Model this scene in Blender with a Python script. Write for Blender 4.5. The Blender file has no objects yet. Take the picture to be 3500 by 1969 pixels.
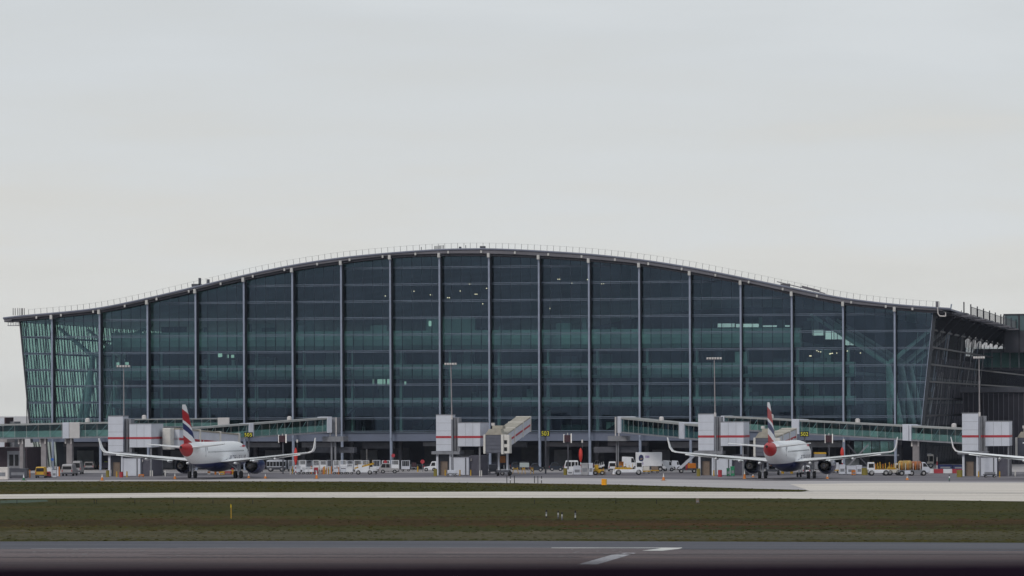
import bpy, bmesh, math, random
import numpy as np
from mathutils import Vector, Matrix
random.seed(7); rng = np.random.RandomState(7)
SC = bpy.context.scene
COL = SC.collection
# ------------------------------------------------------------------ camera
# world frame: X runs along the terminal gable, Y goes away behind it, ground at z=0
F = 13275.0; TH = 0.192; ROLL = 0.0038; CH = 11.3
CX, CY = 140.1, -678.2
RT = (math.cos(TH), math.sin(TH)); FW = (-math.sin(TH), math.cos(TH))
cd = bpy.data.cameras.new('camera'); cam = bpy.data.objects.new('camera', cd); COL.objects.link(cam)
cd.sensor_width = 36; cd.lens = 36 * F / 3500; cd.shift_y = (1389 - 984.5) / 3500
cd.clip_start = 0.5; cd.clip_end = 9000
cd.dof.use_dof = True; cd.dof.focus_distance = 660; cd.dof.aperture_fstop = 6.0
cam.matrix_world = Matrix.Translation((CX, CY, CH)) @ Matrix.Rotation(TH, 4, 'Z') @ Matrix.Rotation(math.pi/2, 4, 'X') @ Matrix.Rotation(-ROLL, 4, 'Z')
SC.camera = cam
# ------------------------------------------------------------------ sky, sun, exposure
SUN_EL, SUN_AZ = math.radians(38), math.radians(200)
w = bpy.data.worlds.new('World'); SC.world = w; w.use_nodes = True
nt = w.node_tree; nt.nodes.clear(); N = nt.nodes.new; L = nt.links.new
sky = N('ShaderNodeTexSky'); sky.sky_type = 'NISHITA'; sky.sun_disc = False
sky.sun_elevation = SUN_EL; sky.sun_rotation = SUN_AZ; sky.dust_density = 4; sky.air_density = 1.5
tc = N('ShaderNodeTexCoord'); sep = N('ShaderNodeSeparateXYZ'); L(tc.outputs['Generated'], sep.inputs[0])
# overcast veil: warm grey low down, cooler grey above, broad soft streaks of cloud
ramp = N('ShaderNodeValToRGB'); ramp.color_ramp.elements[0].position = 0.0; ramp.color_ramp.elements[0].color = (0.705, 0.708, 0.682, 1)
ramp.color_ramp.elements[1].position = 1.0; ramp.color_ramp.elements[1].color = (0.68, 0.73, 0.78, 1)
for p, c in ((0.035, (0.715, 0.722, 0.705, 1)), (0.062, (0.685, 0.712, 0.722, 1)), (0.10, (0.655, 0.69, 0.715, 1)), (0.4, (0.68, 0.72, 0.76, 1))):
    e = ramp.color_ramp.elements.new(p); e.color = c
mp = N('ShaderNodeMapping'); mp.inputs['Scale'].default_value = (6, 6, 42)
L(tc.outputs['Generated'], mp.inputs[0])
nz = N('ShaderNodeTexNoise'); nz.inputs['Scale'].default_value = 1.6; nz.inputs['Detail'].default_value = 6; nz.inputs['Roughness'].default_value = 0.5
L(mp.outputs[0], nz.inputs['Vector'])
ad = N('ShaderNodeMath'); ad.operation = 'MULTIPLY_ADD'; ad.inputs[1].default_value = 0.13; ad.inputs[2].default_value = -0.065
L(nz.outputs['Fac'], ad.inputs[0])
a2 = N('ShaderNodeMath'); a2.operation = 'ADD'; L(sep.outputs['Z'], a2.inputs[0]); L(ad.outputs[0], a2.inputs[1])
L(a2.outputs[0], ramp.inputs[0])
mr = N('ShaderNodeMapRange'); mr.inputs['From Min'].default_value = 0.35; mr.inputs['From Max'].default_value = 0.7
mr.inputs['To Min'].default_value = 0.965; mr.inputs['To Max'].default_value = 1.045; L(nz.outputs['Fac'], mr.inputs['Value'])
mul = N('ShaderNodeVectorMath'); mul.operation = 'SCALE'; L(ramp.outputs[0], mul.inputs[0]); L(mr.outputs[0], mul.inputs['Scale'])
b1 = N('ShaderNodeBackground'); b1.inputs['Strength'].default_value = 0.05; L(sky.outputs[0], b1.inputs['Color'])
b2 = N('ShaderNodeBackground'); b2.inputs['Strength'].default_value = 1.0; L(mul.outputs[0], b2.inputs['Color'])
mx = N('ShaderNodeMixShader'); mx.inputs[0].default_value = 0.94; L(b1.outputs[0], mx.inputs[1]); L(b2.outputs[0], mx.inputs[2])
ow = N('ShaderNodeOutputWorld'); L(mx.outputs[0], ow.inputs[0])
sd = bpy.data.lights.new('sun', 'SUN'); sd.energy = 1.1; sd.angle = math.radians(14); sd.color = (1, 0.95, 0.88)
sun = bpy.data.objects.new('sun', sd); COL.objects.link(sun)
sdir = Vector((math.sin(SUN_AZ) * math.cos(SUN_EL), math.cos(SUN_AZ) * math.cos(SUN_EL), math.sin(SUN_EL)))
sun.rotation_euler = sdir.to_track_quat('Z', 'Y').to_euler(); sun.location = (0, -300, 200)
vs = SC.view_settings; vs.view_transform = 'Standard'; vs.look = 'None'; vs.exposure = 0.0; vs.gamma = 1.0; vs.use_curve_mapping = False
SC.cycles.max_bounces = 8; SC.cycles.diffuse_bounces = 3; SC.cycles.glossy_bounces = 3; SC.cycles.transparent_max_bounces = 24
SC.cycles.use_denoising = True

# ------------------------------------------------------------------ photograph -> world helpers
def ray(px, py):
    u = px - 1750.0; v = 1389.0 - py
    c, s = math.cos(ROLL), math.sin(ROLL)
    return (u * c + v * s) / F, (-u * s + v * c) / F
def pt(px, py, Z):
    u, v = ray(px, py)
    return Vector((CX + Z * (u * RT[0] + FW[0]), CY + Z * (u * RT[1] + FW[1]), CH + v * Z))
def G(px, py, z=0.0):
    u, v = ray(px, py); return pt(px, py, (z - CH) / v)
def V(px, py, Y):
    u, v = ray(px, py); return pt(px, py, (Y - CY) / (u * RT[1] + FW[1]))
def Zof(p): return (p[0] - CX) * FW[0] + (p[1] - CY) * FW[1]
def mpp(p): return Zof(p) / F
def VX(px, Y): return V(px, 1400, Y).x
def VZ(px, py, Y): return V(px, py, Y).z

# ------------------------------------------------------------------ materials
MT = {}
def mat(name, rgb, rough=0.6, metal=0.0, var=0.18, scale=1.5, spec=0.4, bump=0.0, emit=None, stretch=(1, 1, 1), coat=0.0):
    if name in MT: return MT[name]
    m = bpy.data.materials.new(name); m.use_nodes = True; t = m.node_tree; b = t.nodes['Principled BSDF']
    b.inputs['Roughness'].default_value = rough; b.inputs['Metallic'].default_value = metal
    b.inputs['Specular IOR Level'].default_value = spec; b.inputs['Coat Weight'].default_value = coat
    co = t.nodes.new('ShaderNodeTexCoord'); mpn = t.nodes.new('ShaderNodeMapping'); mpn.inputs['Scale'].default_value = stretch
    t.links.new(co.outputs['Object'], mpn.inputs[0])
    n = t.nodes.new('ShaderNodeTexNoise'); n.inputs['Scale'].default_value = scale; n.inputs['Detail'].default_value = 5
    t.links.new(mpn.outputs[0], n.inputs['Vector'])
    r = t.nodes.new('ShaderNodeMapRange'); r.inputs['From Min'].default_value = 0.3; r.inputs['From Max'].default_value = 0.7
    r.inputs['To Min'].default_value = 1 - var; r.inputs['To Max'].default_value = 1 + var * 0.6
    t.links.new(n.outputs['Fac'], r.inputs['Value'])
    s = t.nodes.new('ShaderNodeVectorMath'); s.operation = 'SCALE'; s.inputs[0].default_value = rgb
    t.links.new(r.outputs[0], s.inputs['Scale']); t.links.new(s.outputs[0], b.inputs['Base Color'])
    if bump:
        bn = t.nodes.new('ShaderNodeBump'); bn.inputs['Strength'].default_value = bump; bn.inputs['Distance'].default_value = 0.05
        t.links.new(n.outputs['Fac'], bn.inputs['Height']); t.links.new(bn.outputs[0], b.inputs['Normal'])
    if emit:
        b.inputs['Emission Color'].default_value = (*emit[:3], 1); b.inputs['Emission Strength'].default_value = emit[3]
    MT[name] = m; return m
def glass(name, tint, refl=(0.62, 0.82, 1.0), ior=1.5, rough=0.03, graze=1.0):
    m = bpy.data.materials.new(name); m.use_nodes = True; t = m.node_tree; t.nodes.clear()
    o = t.nodes.new('ShaderNodeOutputMaterial'); tr = t.nodes.new('ShaderNodeBsdfTransparent'); gl = t.nodes.new('ShaderNodeBsdfGlossy')
    gl.inputs['Color'].default_value = (*refl, 1); gl.inputs['Roughness'].default_value = rough
    # two-sided reflectance: f0 + (1-f0)(1-cos)^5, the same from either side of the sheet
    f0 = ((ior - 1) / (ior + 1)) ** 2; g0 = t.nodes.new('ShaderNodeNewGeometry'); mxs = t.nodes.new('ShaderNodeMixShader')
    dt = t.nodes.new('ShaderNodeVectorMath'); dt.operation = 'DOT_PRODUCT'; t.links.new(g0.outputs['Normal'], dt.inputs[0]); t.links.new(g0.outputs['Incoming'], dt.inputs[1])
    ab = t.nodes.new('ShaderNodeMath'); ab.operation = 'ABSOLUTE'; t.links.new(dt.outputs['Value'], ab.inputs[0])
    om = t.nodes.new('ShaderNodeMath'); om.operation = 'SUBTRACT'; om.inputs[0].default_value = 1; t.links.new(ab.outputs[0], om.inputs[1])
    pw = t.nodes.new('ShaderNodeMath'); pw.operation = 'POWER'; pw.inputs[1].default_value = 5; t.links.new(om.outputs[0], pw.inputs[0])
    fr = t.nodes.new('ShaderNodeMath'); fr.operation = 'MULTIPLY_ADD'; fr.inputs[1].default_value = (1 - f0) * graze; fr.inputs[2].default_value = f0; t.links.new(pw.outputs[0], fr.inputs[0])
    # every pane of the batch has a slightly different tint
    oi = t.nodes.new('ShaderNodeObjectInfo'); geo = t.nodes.new('ShaderNodeNewGeometry'); nn = t.nodes.new('ShaderNodeTexNoise')
    nn.inputs['Scale'].default_value = 0.12; nn.inputs['Detail'].default_value = 2; t.links.new(geo.outputs['Position'], nn.inputs['Vector'])
    r = t.nodes.new('ShaderNodeMapRange'); r.inputs['To Min'].default_value = 0.88; r.inputs['To Max'].default_value = 1.08
    t.links.new(oi.outputs['Random'], r.inputs['Value'])
    r2 = t.nodes.new('ShaderNodeMapRange'); r2.inputs['From Min'].default_value = 0.3; r2.inputs['From Max'].default_value = 0.7
    r2.inputs['To Min'].default_value = 0.93; r2.inputs['To Max'].default_value = 1.05; t.links.new(nn.outputs['Fac'], r2.inputs['Value'])
    mm = t.nodes.new('ShaderNodeMath'); mm.operation = 'MULTIPLY'; t.links.new(r.outputs[0], mm.inputs[0]); t.links.new(r2.outputs[0], mm.inputs[1])
    s = t.nodes.new('ShaderNodeVectorMath'); s.operation = 'SCALE'; s.inputs[0].default_value = tint; t.links.new(mm.outputs[0], s.inputs['Scale'])
    t.links.new(s.outputs[0], tr.inputs['Color'])
    # uneven reflections put in by scaling the reflected colour from pane to pane
    r3 = t.nodes.new('ShaderNodeMapRange'); r3.inputs['To Min'].default_value = 1.22; r3.inputs['To Max'].default_value = 0.78; t.links.new(oi.outputs['Random'], r3.inputs['Value'])
    m3 = t.nodes.new('ShaderNodeMath'); m3.operation = 'MULTIPLY'; t.links.new(r3.outputs[0], m3.inputs[0]); t.links.new(r2.outputs[0], m3.inputs[1])
    s3 = t.nodes.new('ShaderNodeVectorMath'); s3.operation = 'SCALE'; s3.inputs[0].default_value = refl; t.links.new(m3.outputs[0], s3.inputs['Scale']); t.links.new(s3.outputs[0], gl.inputs['Color'])
    t.links.new(fr.outputs[0], mxs.inputs[0]); t.links.new(tr.outputs[0], mxs.inputs[1]); t.links.new(gl.outputs[0], mxs.inputs[2]); t.links.new(mxs.outputs[0], o.inputs[0])
    MT[name] = m; return m
GL = glass('facade_glass', (0.585, 0.73, 0.715), (0.50, 0.63, 0.93), ior=1.56); GLS = glass('side_glass', (0.86, 0.98, 0.88), graze=0.6); GLC = glass('clear_glass', (0.93, 0.96, 0.96), ior=1.3)
GLD = glass('vehicle_glass', (0.30, 0.34, 0.36), (0.8, 0.9, 1.0), ior=1.6); GLB = glass('corridor_glass', (0.74, 0.86, 0.84))
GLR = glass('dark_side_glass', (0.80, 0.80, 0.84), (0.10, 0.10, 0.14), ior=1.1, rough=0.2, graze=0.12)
M_STEEL = mat('column_steel', (0.25, 0.285, 0.37), 0.5, 0.1, 0.12); M_WEB = mat('dark_web', (0.02, 0.022, 0.03), 0.6)
M_TRANS = mat('transom_grey', (0.125, 0.16, 0.215), 0.6, 0.0, 0.15); M_MULL = mat('mullion_dark', (0.025, 0.03, 0.04), 0.5)
M_FASC = mat('fascia_grey', (0.13, 0.125, 0.145), 0.6, 0.0, 0.2, 0.3); M_ROOF = mat('roof_metal', (0.15, 0.16, 0.21), 0.6, 0.0, 0.1, 0.3)
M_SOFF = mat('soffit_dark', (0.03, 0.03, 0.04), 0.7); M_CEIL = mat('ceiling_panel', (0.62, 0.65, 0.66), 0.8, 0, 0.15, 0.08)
M_LIGHT = mat('pale_bracket', (0.48, 0.47, 0.46), 0.5); M_WIRE = mat('rail_grey', (0.12, 0.12, 0.13), 0.6)
M_SLAB = mat('slab_front', (0.58, 0.61, 0.61), 0.7, 0, 0.12, 0.2); M_FLOOR = mat('floor_inner', (0.20, 0.22, 0.24), 0.6, 0, 0.2, 0.2)
M_PART = mat('inner_partition', (0.13, 0.13, 0.155), 0.8, 0, 0.5, 0.12, stretch=(1, 1, 0.6)); M_TREE = mat('white_steel', (0.62, 0.66, 0.66), 0.5)
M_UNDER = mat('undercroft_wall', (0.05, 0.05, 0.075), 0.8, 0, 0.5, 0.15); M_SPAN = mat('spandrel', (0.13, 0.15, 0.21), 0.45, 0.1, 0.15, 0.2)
M_WHITE = mat('white_paint', (0.68, 0.69, 0.73), 0.4, 0, 0.06, 1.2); M_CREAM = mat('cream_paint', (0.60, 0.58, 0.55), 0.5, 0, 0.1)
M_TAN = mat('tan_roof', (0.33, 0.305, 0.26), 0.7, 0, 0.2); M_RED = mat('red_paint', (0.38, 0.035, 0.05), 0.5, 0, 0.15); M_CLAD = mat('panel_grey', (0.54, 0.56, 0.63), 0.5, 0, 0.07, 0.8)
M_GREY = mat('grey_paint', (0.20, 0.205, 0.23), 0.6, 0, 0.15); M_DGREY = mat('dark_grey', (0.07, 0.072, 0.09), 0.6, 0, 0.2); M_BLACK = mat('black_rubber', (0.012, 0.012, 0.015), 0.8)
M_CONC = mat('concrete_pier', (0.27, 0.25, 0.26), 0.85, 0, 0.2, 0.8, bump=0.1); M_YEL = mat('yellow_paint', (0.50, 0.29, 0.02), 0.5, 0, 0.2); M_ORG = mat('orange_paint', (0.55, 0.17, 0.015), 0.5, 0, 0.2)
M_GRN = mat('green_paint', (0.02, 0.14, 0.07), 0.6); M_BLUE = mat('blue_paint', (0.02, 0.10, 0.40), 0.5); M_NAVY = mat('navy_paint', (0.012, 0.02, 0.085), 0.35, 0, 0.1, coat=0.4)
M_SILV = mat('silver_paint', (0.38, 0.37, 0.38), 0.35, 0.3, 0.08); M_BROWN = mat('brown_door', (0.22, 0.165, 0.13), 0.7); M_TEAL = mat('teal_panel', (0.36, 0.41, 0.41), 0.5, 0, 0.15, 0.4)
M_AIR = mat('aircraft_white', (0.85, 0.86, 0.87), 0.28, 0, 0.06, 0.5, spec=0.5, coat=0.3); M_BEL = mat('bellows', (0.105, 0.11, 0.14), 0.7, 0, 0.1); M_DK = mat('dark_maroon', (0.05, 0.02, 0.028), 0.7)
M_LAMP = mat('lamp_on', (0.9, 0.8, 0.6), 0.5, emit=(1.0, 0.62, 0.42, 3.0)); M_LAMPG = mat('lamp_head', (0.58, 0.55, 0.54), 0.35, 0.2); M_LIT = mat('lit_window', (0.6, 0.7, 0.6), 0.5, emit=(0.85, 1.0, 0.85, 0.6))
M_SIGNY = mat('sign_yellow', (0.6, 0.55, 0.03), 0.5, emit=(0.85, 0.80, 0.08, 0.12)); M_PUR = mat('purple_print', (0.18, 0.10, 0.35), 0.5); M_HV = mat('hivis', (0.45, 0.6, 0.08), 0.6)

# ------------------------------------------------------------------ mesh helpers
class MB:
    def __init__(s): s.v = []; s.f = []; s.sm = False
    def add(s, vs_, fs_):
        o = len(s.v); s.v += [tuple(p) for p in vs_]; s.f += [tuple(i + o for i in f) for f in fs_]; return s
    def box(s, x0, x1, y0, y1, z0, z1):
        return s.add([(x0,y0,z0),(x1,y0,z0),(x1,y1,z0),(x0,y1,z0),(x0,y0,z1),(x1,y0,z1),(x1,y1,z1),(x0,y1,z1)],
                     [(0,3,2,1),(4,5,6,7),(0,1,5,4),(1,2,6,5),(2,3,7,6),(3,0,4,7)])
    def cbox(s, c, d): return s.box(c[0]-d[0]/2, c[0]+d[0]/2, c[1]-d[1]/2, c[1]+d[1]/2, c[2]-d[2]/2, c[2]+d[2]/2)
    def bar(s, a, b, w_, h_=None, up=(0,0,1)):
        a = Vector(a); b = Vector(b); d = (b - a).normalized(); h_ = h_ or w_
        u = Vector(up)
        if abs(d.dot(u)) > 0.98: u = Vector((0, 1, 0))
        r = d.cross(u).normalized() * w_ / 2; t = r.normalized().cross(d) * h_ / 2
        return s.add([a-r-t, a+r-t, a+r+t, a-r+t, b-r-t, b+r-t, b+r+t, b-r+t], [(0,3,2,1),(4,5,6,7),(0,1,5,4),(1,2,6,5),(2,3,7,6),(3,0,4,7)])
    def tube(s, a, b, r0, r1=None, n=10):
        a = Vector(a); b = Vector(b); r1 = r0 if r1 is None else r1; d = (b - a).normalized()
        u = Vector((0,0,1)) if abs(d.z) < 0.9 else Vector((1,0,0)); x = d.cross(u).normalized(); y = d.cross(x)
        vs_ = [a + (x*math.cos(k*2*math.pi/n) + y*math.sin(k*2*math.pi/n))*r0 for k in range(n)] + [b + (x*math.cos(k*2*math.pi/n) + y*math.sin(k*2*math.pi/n))*r1 for k in range(n)]
        return s.add(vs_, [(k, (k+1) % n, (k+1) % n + n, k+n) for k in range(n)] + [tuple(reversed(range(n))), tuple(range(n, 2*n))])
    def prism(s, poly, axis, a, b):
        # poly in the two other axes, extruded from a to b along axis
        def P(p, t): return {'x': (t, p[0], p[1]), 'y': (p[0], t, p[1]), 'z': (p[0], p[1], t)}[axis]
        n = len(poly)
        return s.add([P(p, a) for p in poly] + [P(p, b) for p in poly], [tuple(range(n)), tuple(reversed(range(n, 2*n)))] + [(k, k+n, (k+1) % n + n, (k+1) % n) for k in range(n)])
    def loft(s, rings, cap=True):
        n = len(rings[0]); o = len(s.v)
        for r in rings: s.v += [tuple(p) for p in r]
        for i in range(len(rings)-1):
            for k in range(n): s.f.append((o+i*n+k, o+i*n+(k+1) % n, o+(i+1)*n+(k+1) % n, o+(i+1)*n+k))
        if cap: s.f.append(tuple(o+k for k in reversed(range(n)))); s.f.append(tuple(o+(len(rings)-1)*n+k for k in range(n)))
        return s
    def mesh(s, name, m, smooth=False):
        me = bpy.data.meshes.new(name); me.from_pydata(s.v, [], s.f); me.update()
        bm = bmesh.new(); bm.from_mesh(me); bmesh.ops.recalc_face_normals(bm, faces=bm.faces); bm.to_mesh(me); bm.free()
        for x in (m if isinstance(m, (list, tuple)) else [m]): me.materials.append(x)
        if smooth:
            me.polygons.foreach_set('use_smooth', [True]*len(me.polygons))
            try: me.set_sharp_from_angle(angle=math.radians(38))
            except Exception: pass
        return me
    def build(s, name, m, parent=None, loc=None, rz=0.0, smooth=False, bevel=0.0, kind=None):
        return link(name, s.mesh(name, m, smooth), parent, loc, rz, bevel, kind)
def link(name, me, parent=None, loc=None, rz=0.0, bevel=0.0, kind=None):
    o = bpy.data.objects.new(name, me); COL.objects.link(o)
    if parent: o.parent = parent
    if loc is not None: o.location = loc
    o.rotation_euler[2] = rz
    if bevel:
        bv = o.modifiers.new('bevel', 'BEVEL'); bv.width = bevel; bv.segments = 1; bv.limit_method = 'ANGLE'
    if kind: o['kind'] = kind
    return o
def tag(o, label, cat, group=None):
    o['label'] = label; o['category'] = cat
    if group: o['group'] = group
    return o
def thing(name, label, cat, loc=(0,0,0), rz=0.0, group=None):
    o = bpy.data.objects.new(name, None); COL.objects.link(o); o.location = loc; o.rotation_euler[2] = rz; o.empty_display_size = 0.5
    return tag(o, label, cat, group)
def dup(root, loc, rz=0.0, label=None, scale=None):
    ch = [c for c in KIDS(root)]
    r = root.copy(); COL.objects.link(r); r.location = loc; r.rotation_euler[2] = rz
    if scale: r.scale = scale
    if label: r['label'] = label
    for c in ch:
        d = c.copy(); COL.objects.link(d); d.parent = r
        for g in KIDS(c):
            e = g.copy(); COL.objects.link(e); e.parent = d
    return r
def KIDS(o): return [c for c in list(o.children)]
def structure(o): o['kind'] = 'structure'; return o

# ------------------------------------------------------------------ ground
def sheet(name, poly, z, m, grid=None):
    mb = MB(); mb.add([(p[0], p[1], z) for p in poly], [tuple(range(len(poly)))]); return structure(mb.build(name, m))
def groundmat(name, ca, cb, cc, sx=0.05, sy=0.5, rough=0.85, fine=3.0, streak=0.0, sz=1.0, bump=0.3, seam=None, spec=0.2):
    m = bpy.data.materials.new(name); m.use_nodes = True; t = m.node_tree; b = t.nodes['Principled BSDF']; b.inputs['Roughness'].default_value = rough; b.inputs['Specular IOR Level'].default_value = spec
    g = t.nodes.new('ShaderNodeNewGeometry'); mpn = t.nodes.new('ShaderNodeMapping'); mpn.inputs['Scale'].default_value = (sx, sy, 1); t.links.new(g.outputs['Position'], mpn.inputs[0])
    n1 = t.nodes.new('ShaderNodeTexNoise'); n1.inputs['Scale'].default_value = 1; n1.inputs['Detail'].default_value = 6; n1.inputs['Roughness'].default_value = 0.6; t.links.new(mpn.outputs[0], n1.inputs['Vector'])
    n2 = t.nodes.new('ShaderNodeTexNoise'); n2.inputs['Scale'].default_value = fine; n2.inputs['Detail'].default_value = 4; t.links.new(g.outputs['Position'], n2.inputs['Vector'])
    r = t.nodes.new('ShaderNodeValToRGB'); e = r.color_ramp.elements; e[0].position = 0.36; e[0].color = (*ca, 1); e[1].position = 0.66; e[1].color = (*cc, 1); x = e.new(0.5); x.color = (*cb, 1)
    t.links.new(n1.outputs['Fac'], r.inputs[0])
    mr_ = t.nodes.new('ShaderNodeMapRange'); mr_.inputs['From Min'].default_value = 0.3; mr_.inputs['From Max'].default_value = 0.7; mr_.inputs['To Min'].default_value = 1-streak-0.12; mr_.inputs['To Max'].default_value = 1.12+streak
    t.links.new(n2.outputs['Fac'], mr_.inputs['Value']); s = t.nodes.new('ShaderNodeVectorMath'); s.operation = 'SCALE'; t.links.new(r.outputs[0], s.inputs[0]); t.links.new(mr_.outputs[0], s.inputs['Scale'])
    t.links.new(s.outputs[0], b.inputs['Base Color'])
    bn = t.nodes.new('ShaderNodeBump'); bn.inputs['Strength'].default_value = bump; bn.inputs['Distance'].default_value = 0.04; t.links.new(n2.outputs['Fac'], bn.inputs['Height']); t.links.new(bn.outputs[0], b.inputs['Normal'])
    return m
M_APRON = groundmat('apron_concrete', (0.32, 0.30, 0.305), (0.37, 0.35, 0.355), (0.42, 0.395, 0.39), 0.03, 0.12)
M_TAXI = groundmat('taxiway_concrete', (0.50, 0.455, 0.41), (0.55, 0.505, 0.455), (0.60, 0.555, 0.50), 0.02, 0.10)
M_GRASS = groundmat('grass_turf', (0.024, 0.028, 0.0030), (0.036, 0.035, 0.0042), (0.052, 0.037, 0.007), 0.02, 0.06, 0.95, 1.2, 0.16, bump=0.3, spec=0.05)
M_SHOULD = groundmat('runway_shoulder', (0.060, 0.062, 0.078), (0.072, 0.073, 0.090), (0.088, 0.088, 0.102), 0.02, 0.25)
M_RUN = groundmat('runway_asphalt', (0.098, 0.080, 0.084), (0.120, 0.096, 0.099), (0.165, 0.124, 0.118), 0.008, 0.3, streak=0.05)
M_MARK = mat('runway_paint', (0.50, 0.50, 0.48), 0.7, 0, 0.35, 0.4)
M_MARKO = mat('worn_paint', (0.22, 0.22, 0.23), 0.7, 0, 0.5, 0.4)
M_DARKAP = groundmat('stand_concrete', (0.115, 0.108, 0.125), (0.150, 0.142, 0.158), (0.205, 0.19, 0.20), 0.04, 0.14)  # darker stand concrete, deepened further in place of contact shade under aircraft
sheet('ground', [(-4500, -4500), (4500, -4500), (4500, 4500), (-4500, 4500)], 0.0, M_APRON)
def gsheet(name, pix, z, m): return sheet(name, [G(x, y) [:2] for x, y in pix], z, m)
gsheet('aircraft_stand', [(-700, 1618), (4200, 1612), (4200, 1648), (3300, 1646), (2600, 1643), (2000, 1634), (1500, 1632), (600, 1640), (-700, 1642)], 0.004, M_DARKAP)
gsheet('taxiway', [(-900, 1688), (600, 1684), (1700, 1681), (2200, 1681), (2780, 1682), (2700, 1655), (3000, 1651), (4300, 1650), (4300, 1730), (3400, 1716), (2000, 1702.5), (700, 1703), (-900, 1710)], 0.008, M_TAXI)
# stain lanes on the pale concrete
gsheet('stained_concrete', [(2600, 1676), (2800, 1675.5), (3500, 1683), (3900, 1690), (3900, 1694), (3400, 1686), (2800, 1681), (2600, 1680)], 0.012, groundmat('tyre_stain', (0.40, 0.37, 0.34), (0.45, 0.415, 0.38), (0.50, 0.46, 0.42), 0.02, 0.3))
g1 = [(-900, 1650), (0, 1646.5), (600, 1645), (1200, 1646.5), (1700, 1651), (2100, 1656.5), (2400, 1665), (2600, 1671), (2740, 1674.5), (2768, 1677.5), (2740, 1681.2), (2200, 1681), (1700, 1680.5), (600, 1684.5), (0, 1690), (-900, 1694)]
g2 = [(-900, 1709), (0, 1705), (600, 1701), (1300, 1701.5), (2000, 1702), (2600, 1703.5), (3000, 1707), (3500, 1714), (4300, 1724), (4300, 1864), (3500, 1856), (2500, 1852), (1700, 1849), (800, 1849.5), (0, 1851.5), (-900, 1854)]
gsheet('far_grass', g1, 0.016, M_GRASS); gsheet('near_grass', g2, 0.016, M_GRASS)
def band(name, y0, y1, amp, m, z, x0=-300, x1=3800, seed=1, slope=0.0):
    r = random.Random(seed); n = 260; up = []; dn = []
    for i in range(n + 1):
        x = x0 + (x1 - x0) * i / n; q = slope * (x - 1750); e = min(1, i / 6, (n - i) / 6)
        mid = (y0 + y1) / 2; up.append((x, mid + q + ((y0 - mid) + r.uniform(-amp, amp)) * e)); dn.append((x, mid + q + ((y1 - mid) + r.uniform(-amp, amp)) * e + .01))
    for i in range(n):
        pass
    mb = MB(); P_ = [G(*p)[:2] for p in up] + [G(*p)[:2] for p in dn]; mb.add([(p[0], p[1], z) for p in P_], [(i, i + 1, n + 2 + i, n + 1 + i) for i in range(n)]); return structure(mb.build(name, m))
M_DRY = groundmat('dry_grass', (0.028, 0.023, 0.005), (0.042, 0.025, 0.007), (0.066, 0.033, 0.012), 0.02, 0.08, 0.95, 1.2, 0.2, bump=0.2, spec=0.03); M_PALE = groundmat('pale_grass', (0.048, 0.046, 0.022), (0.064, 0.059, 0.031), (0.084, 0.070, 0.042), 0.03, 0.1, 0.95, 1.2, 0.15, bump=0.2, spec=0.03)
band('dry_grass_band', 1776, 1798, 4.5, M_DRY, 0.022, seed=2); band('dry_grass_band', 1766, 1770, 1.5, M_DRY, 0.022, 1300, 1900, 3); band('pale_grass_band', 1817, 1846, 4.5, M_PALE, 0.022, seed=5, slope=.001); band('dry_grass_band', 1804, 1809, 2, M_DRY, 0.026, 1900, 3700, 6)
gsheet('runway_shoulder', [(-900, 1856), (0, 1851.5), (800, 1849.5), (1700, 1849), (2500, 1852), (3500, 1856), (4300, 1864), (4300, 1892), (3500, 1884), (2600, 1880), (1800, 1873.5), (900, 1873.5), (0, 1877), (-900, 1881)], 0.012, M_SHOULD)
gsheet('runway', [(-900, 1881), (0, 1877), (900, 1873.5), (1800, 1873.5), (2600, 1880), (3500, 1884), (4300, 1892), (6200, 2450), (-2700, 2450)], 0.010, M_RUN)
def mark(name, pix, z, m, label): tag(sheet(name, [G(x, y)[:2] for x, y in pix], z, m), label, 'marking'); 
def smark(name, pix, z, m): gsheet(name, pix, z, m)
smark('runway_edge_line', [(1885, 1872.6), (2330, 1872.4), (2330, 1873.9), (2200, 1874.2), (1885, 1874)], 0.018, M_MARK)
smark('runway_edge_line', [(605, 1873.2), (1885, 1872.4), (1885, 1873.0), (900, 1873.8), (605, 1874)], 0.018, M_MARKO)
smark('runway_edge_line', [(105, 1876.0), (560, 1873.4), (560, 1874.1), (105, 1876.8)], 0.018, M_MARKO)
smark('runway_arrow_marking', [(2195, 1883), (2262, 1874.2), (2330, 1872.2), (2332, 1874), (2318, 1877.5), (2262, 1883.3)], 0.022, M_MARK)
smark('runway_arrow_marking', [(1975, 1930), (2108, 1892.5), (2140, 1890.5), (2174, 1890.8), (2042, 1930)], 0.022, mat('worn_arrow', (0.42, 0.42, 0.45), 0.7, 0, 0.25, 0.3))
band_jobs = ((1688.5, 1690, .6, 200, 1700, 11), (1694, 1695.2, .5, 900, 2600, 12), (1687, 1688, .5, 2300, 3700, 13), (1698, 1699, .4, -100, 1300, 14))
M_STAIN = groundmat('taxi_stain', (0.43, 0.395, 0.36), (0.47, 0.43, 0.39), (0.51, 0.47, 0.43), 0.03, 0.3)
M_RUB = groundmat('tyre_rubber', (0.075, 0.063, 0.068), (0.092, 0.078, 0.082), (0.115, 0.095, 0.096), 0.01, 0.4)
for a_, b_, c_, d_, e_, f_ in band_jobs: band('taxiway_stain', a_, b_, c_, M_STAIN, 0.026, d_, e_, f_)
for a_, b_, c_, d_, e_, f_ in ((1886, 1888.5, .8, 0, 1500, 31), (1893, 1897, 1.2, 500, 3600, 32), (1879, 1880.5, .5, 2300, 3700, 33), (1903, 1907, 1.2, -100, 2000, 34)): band('tyre_mark', a_, b_, c_, M_RUB, 0.026, d_, e_, f_)
rq = random.Random(4)
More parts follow.
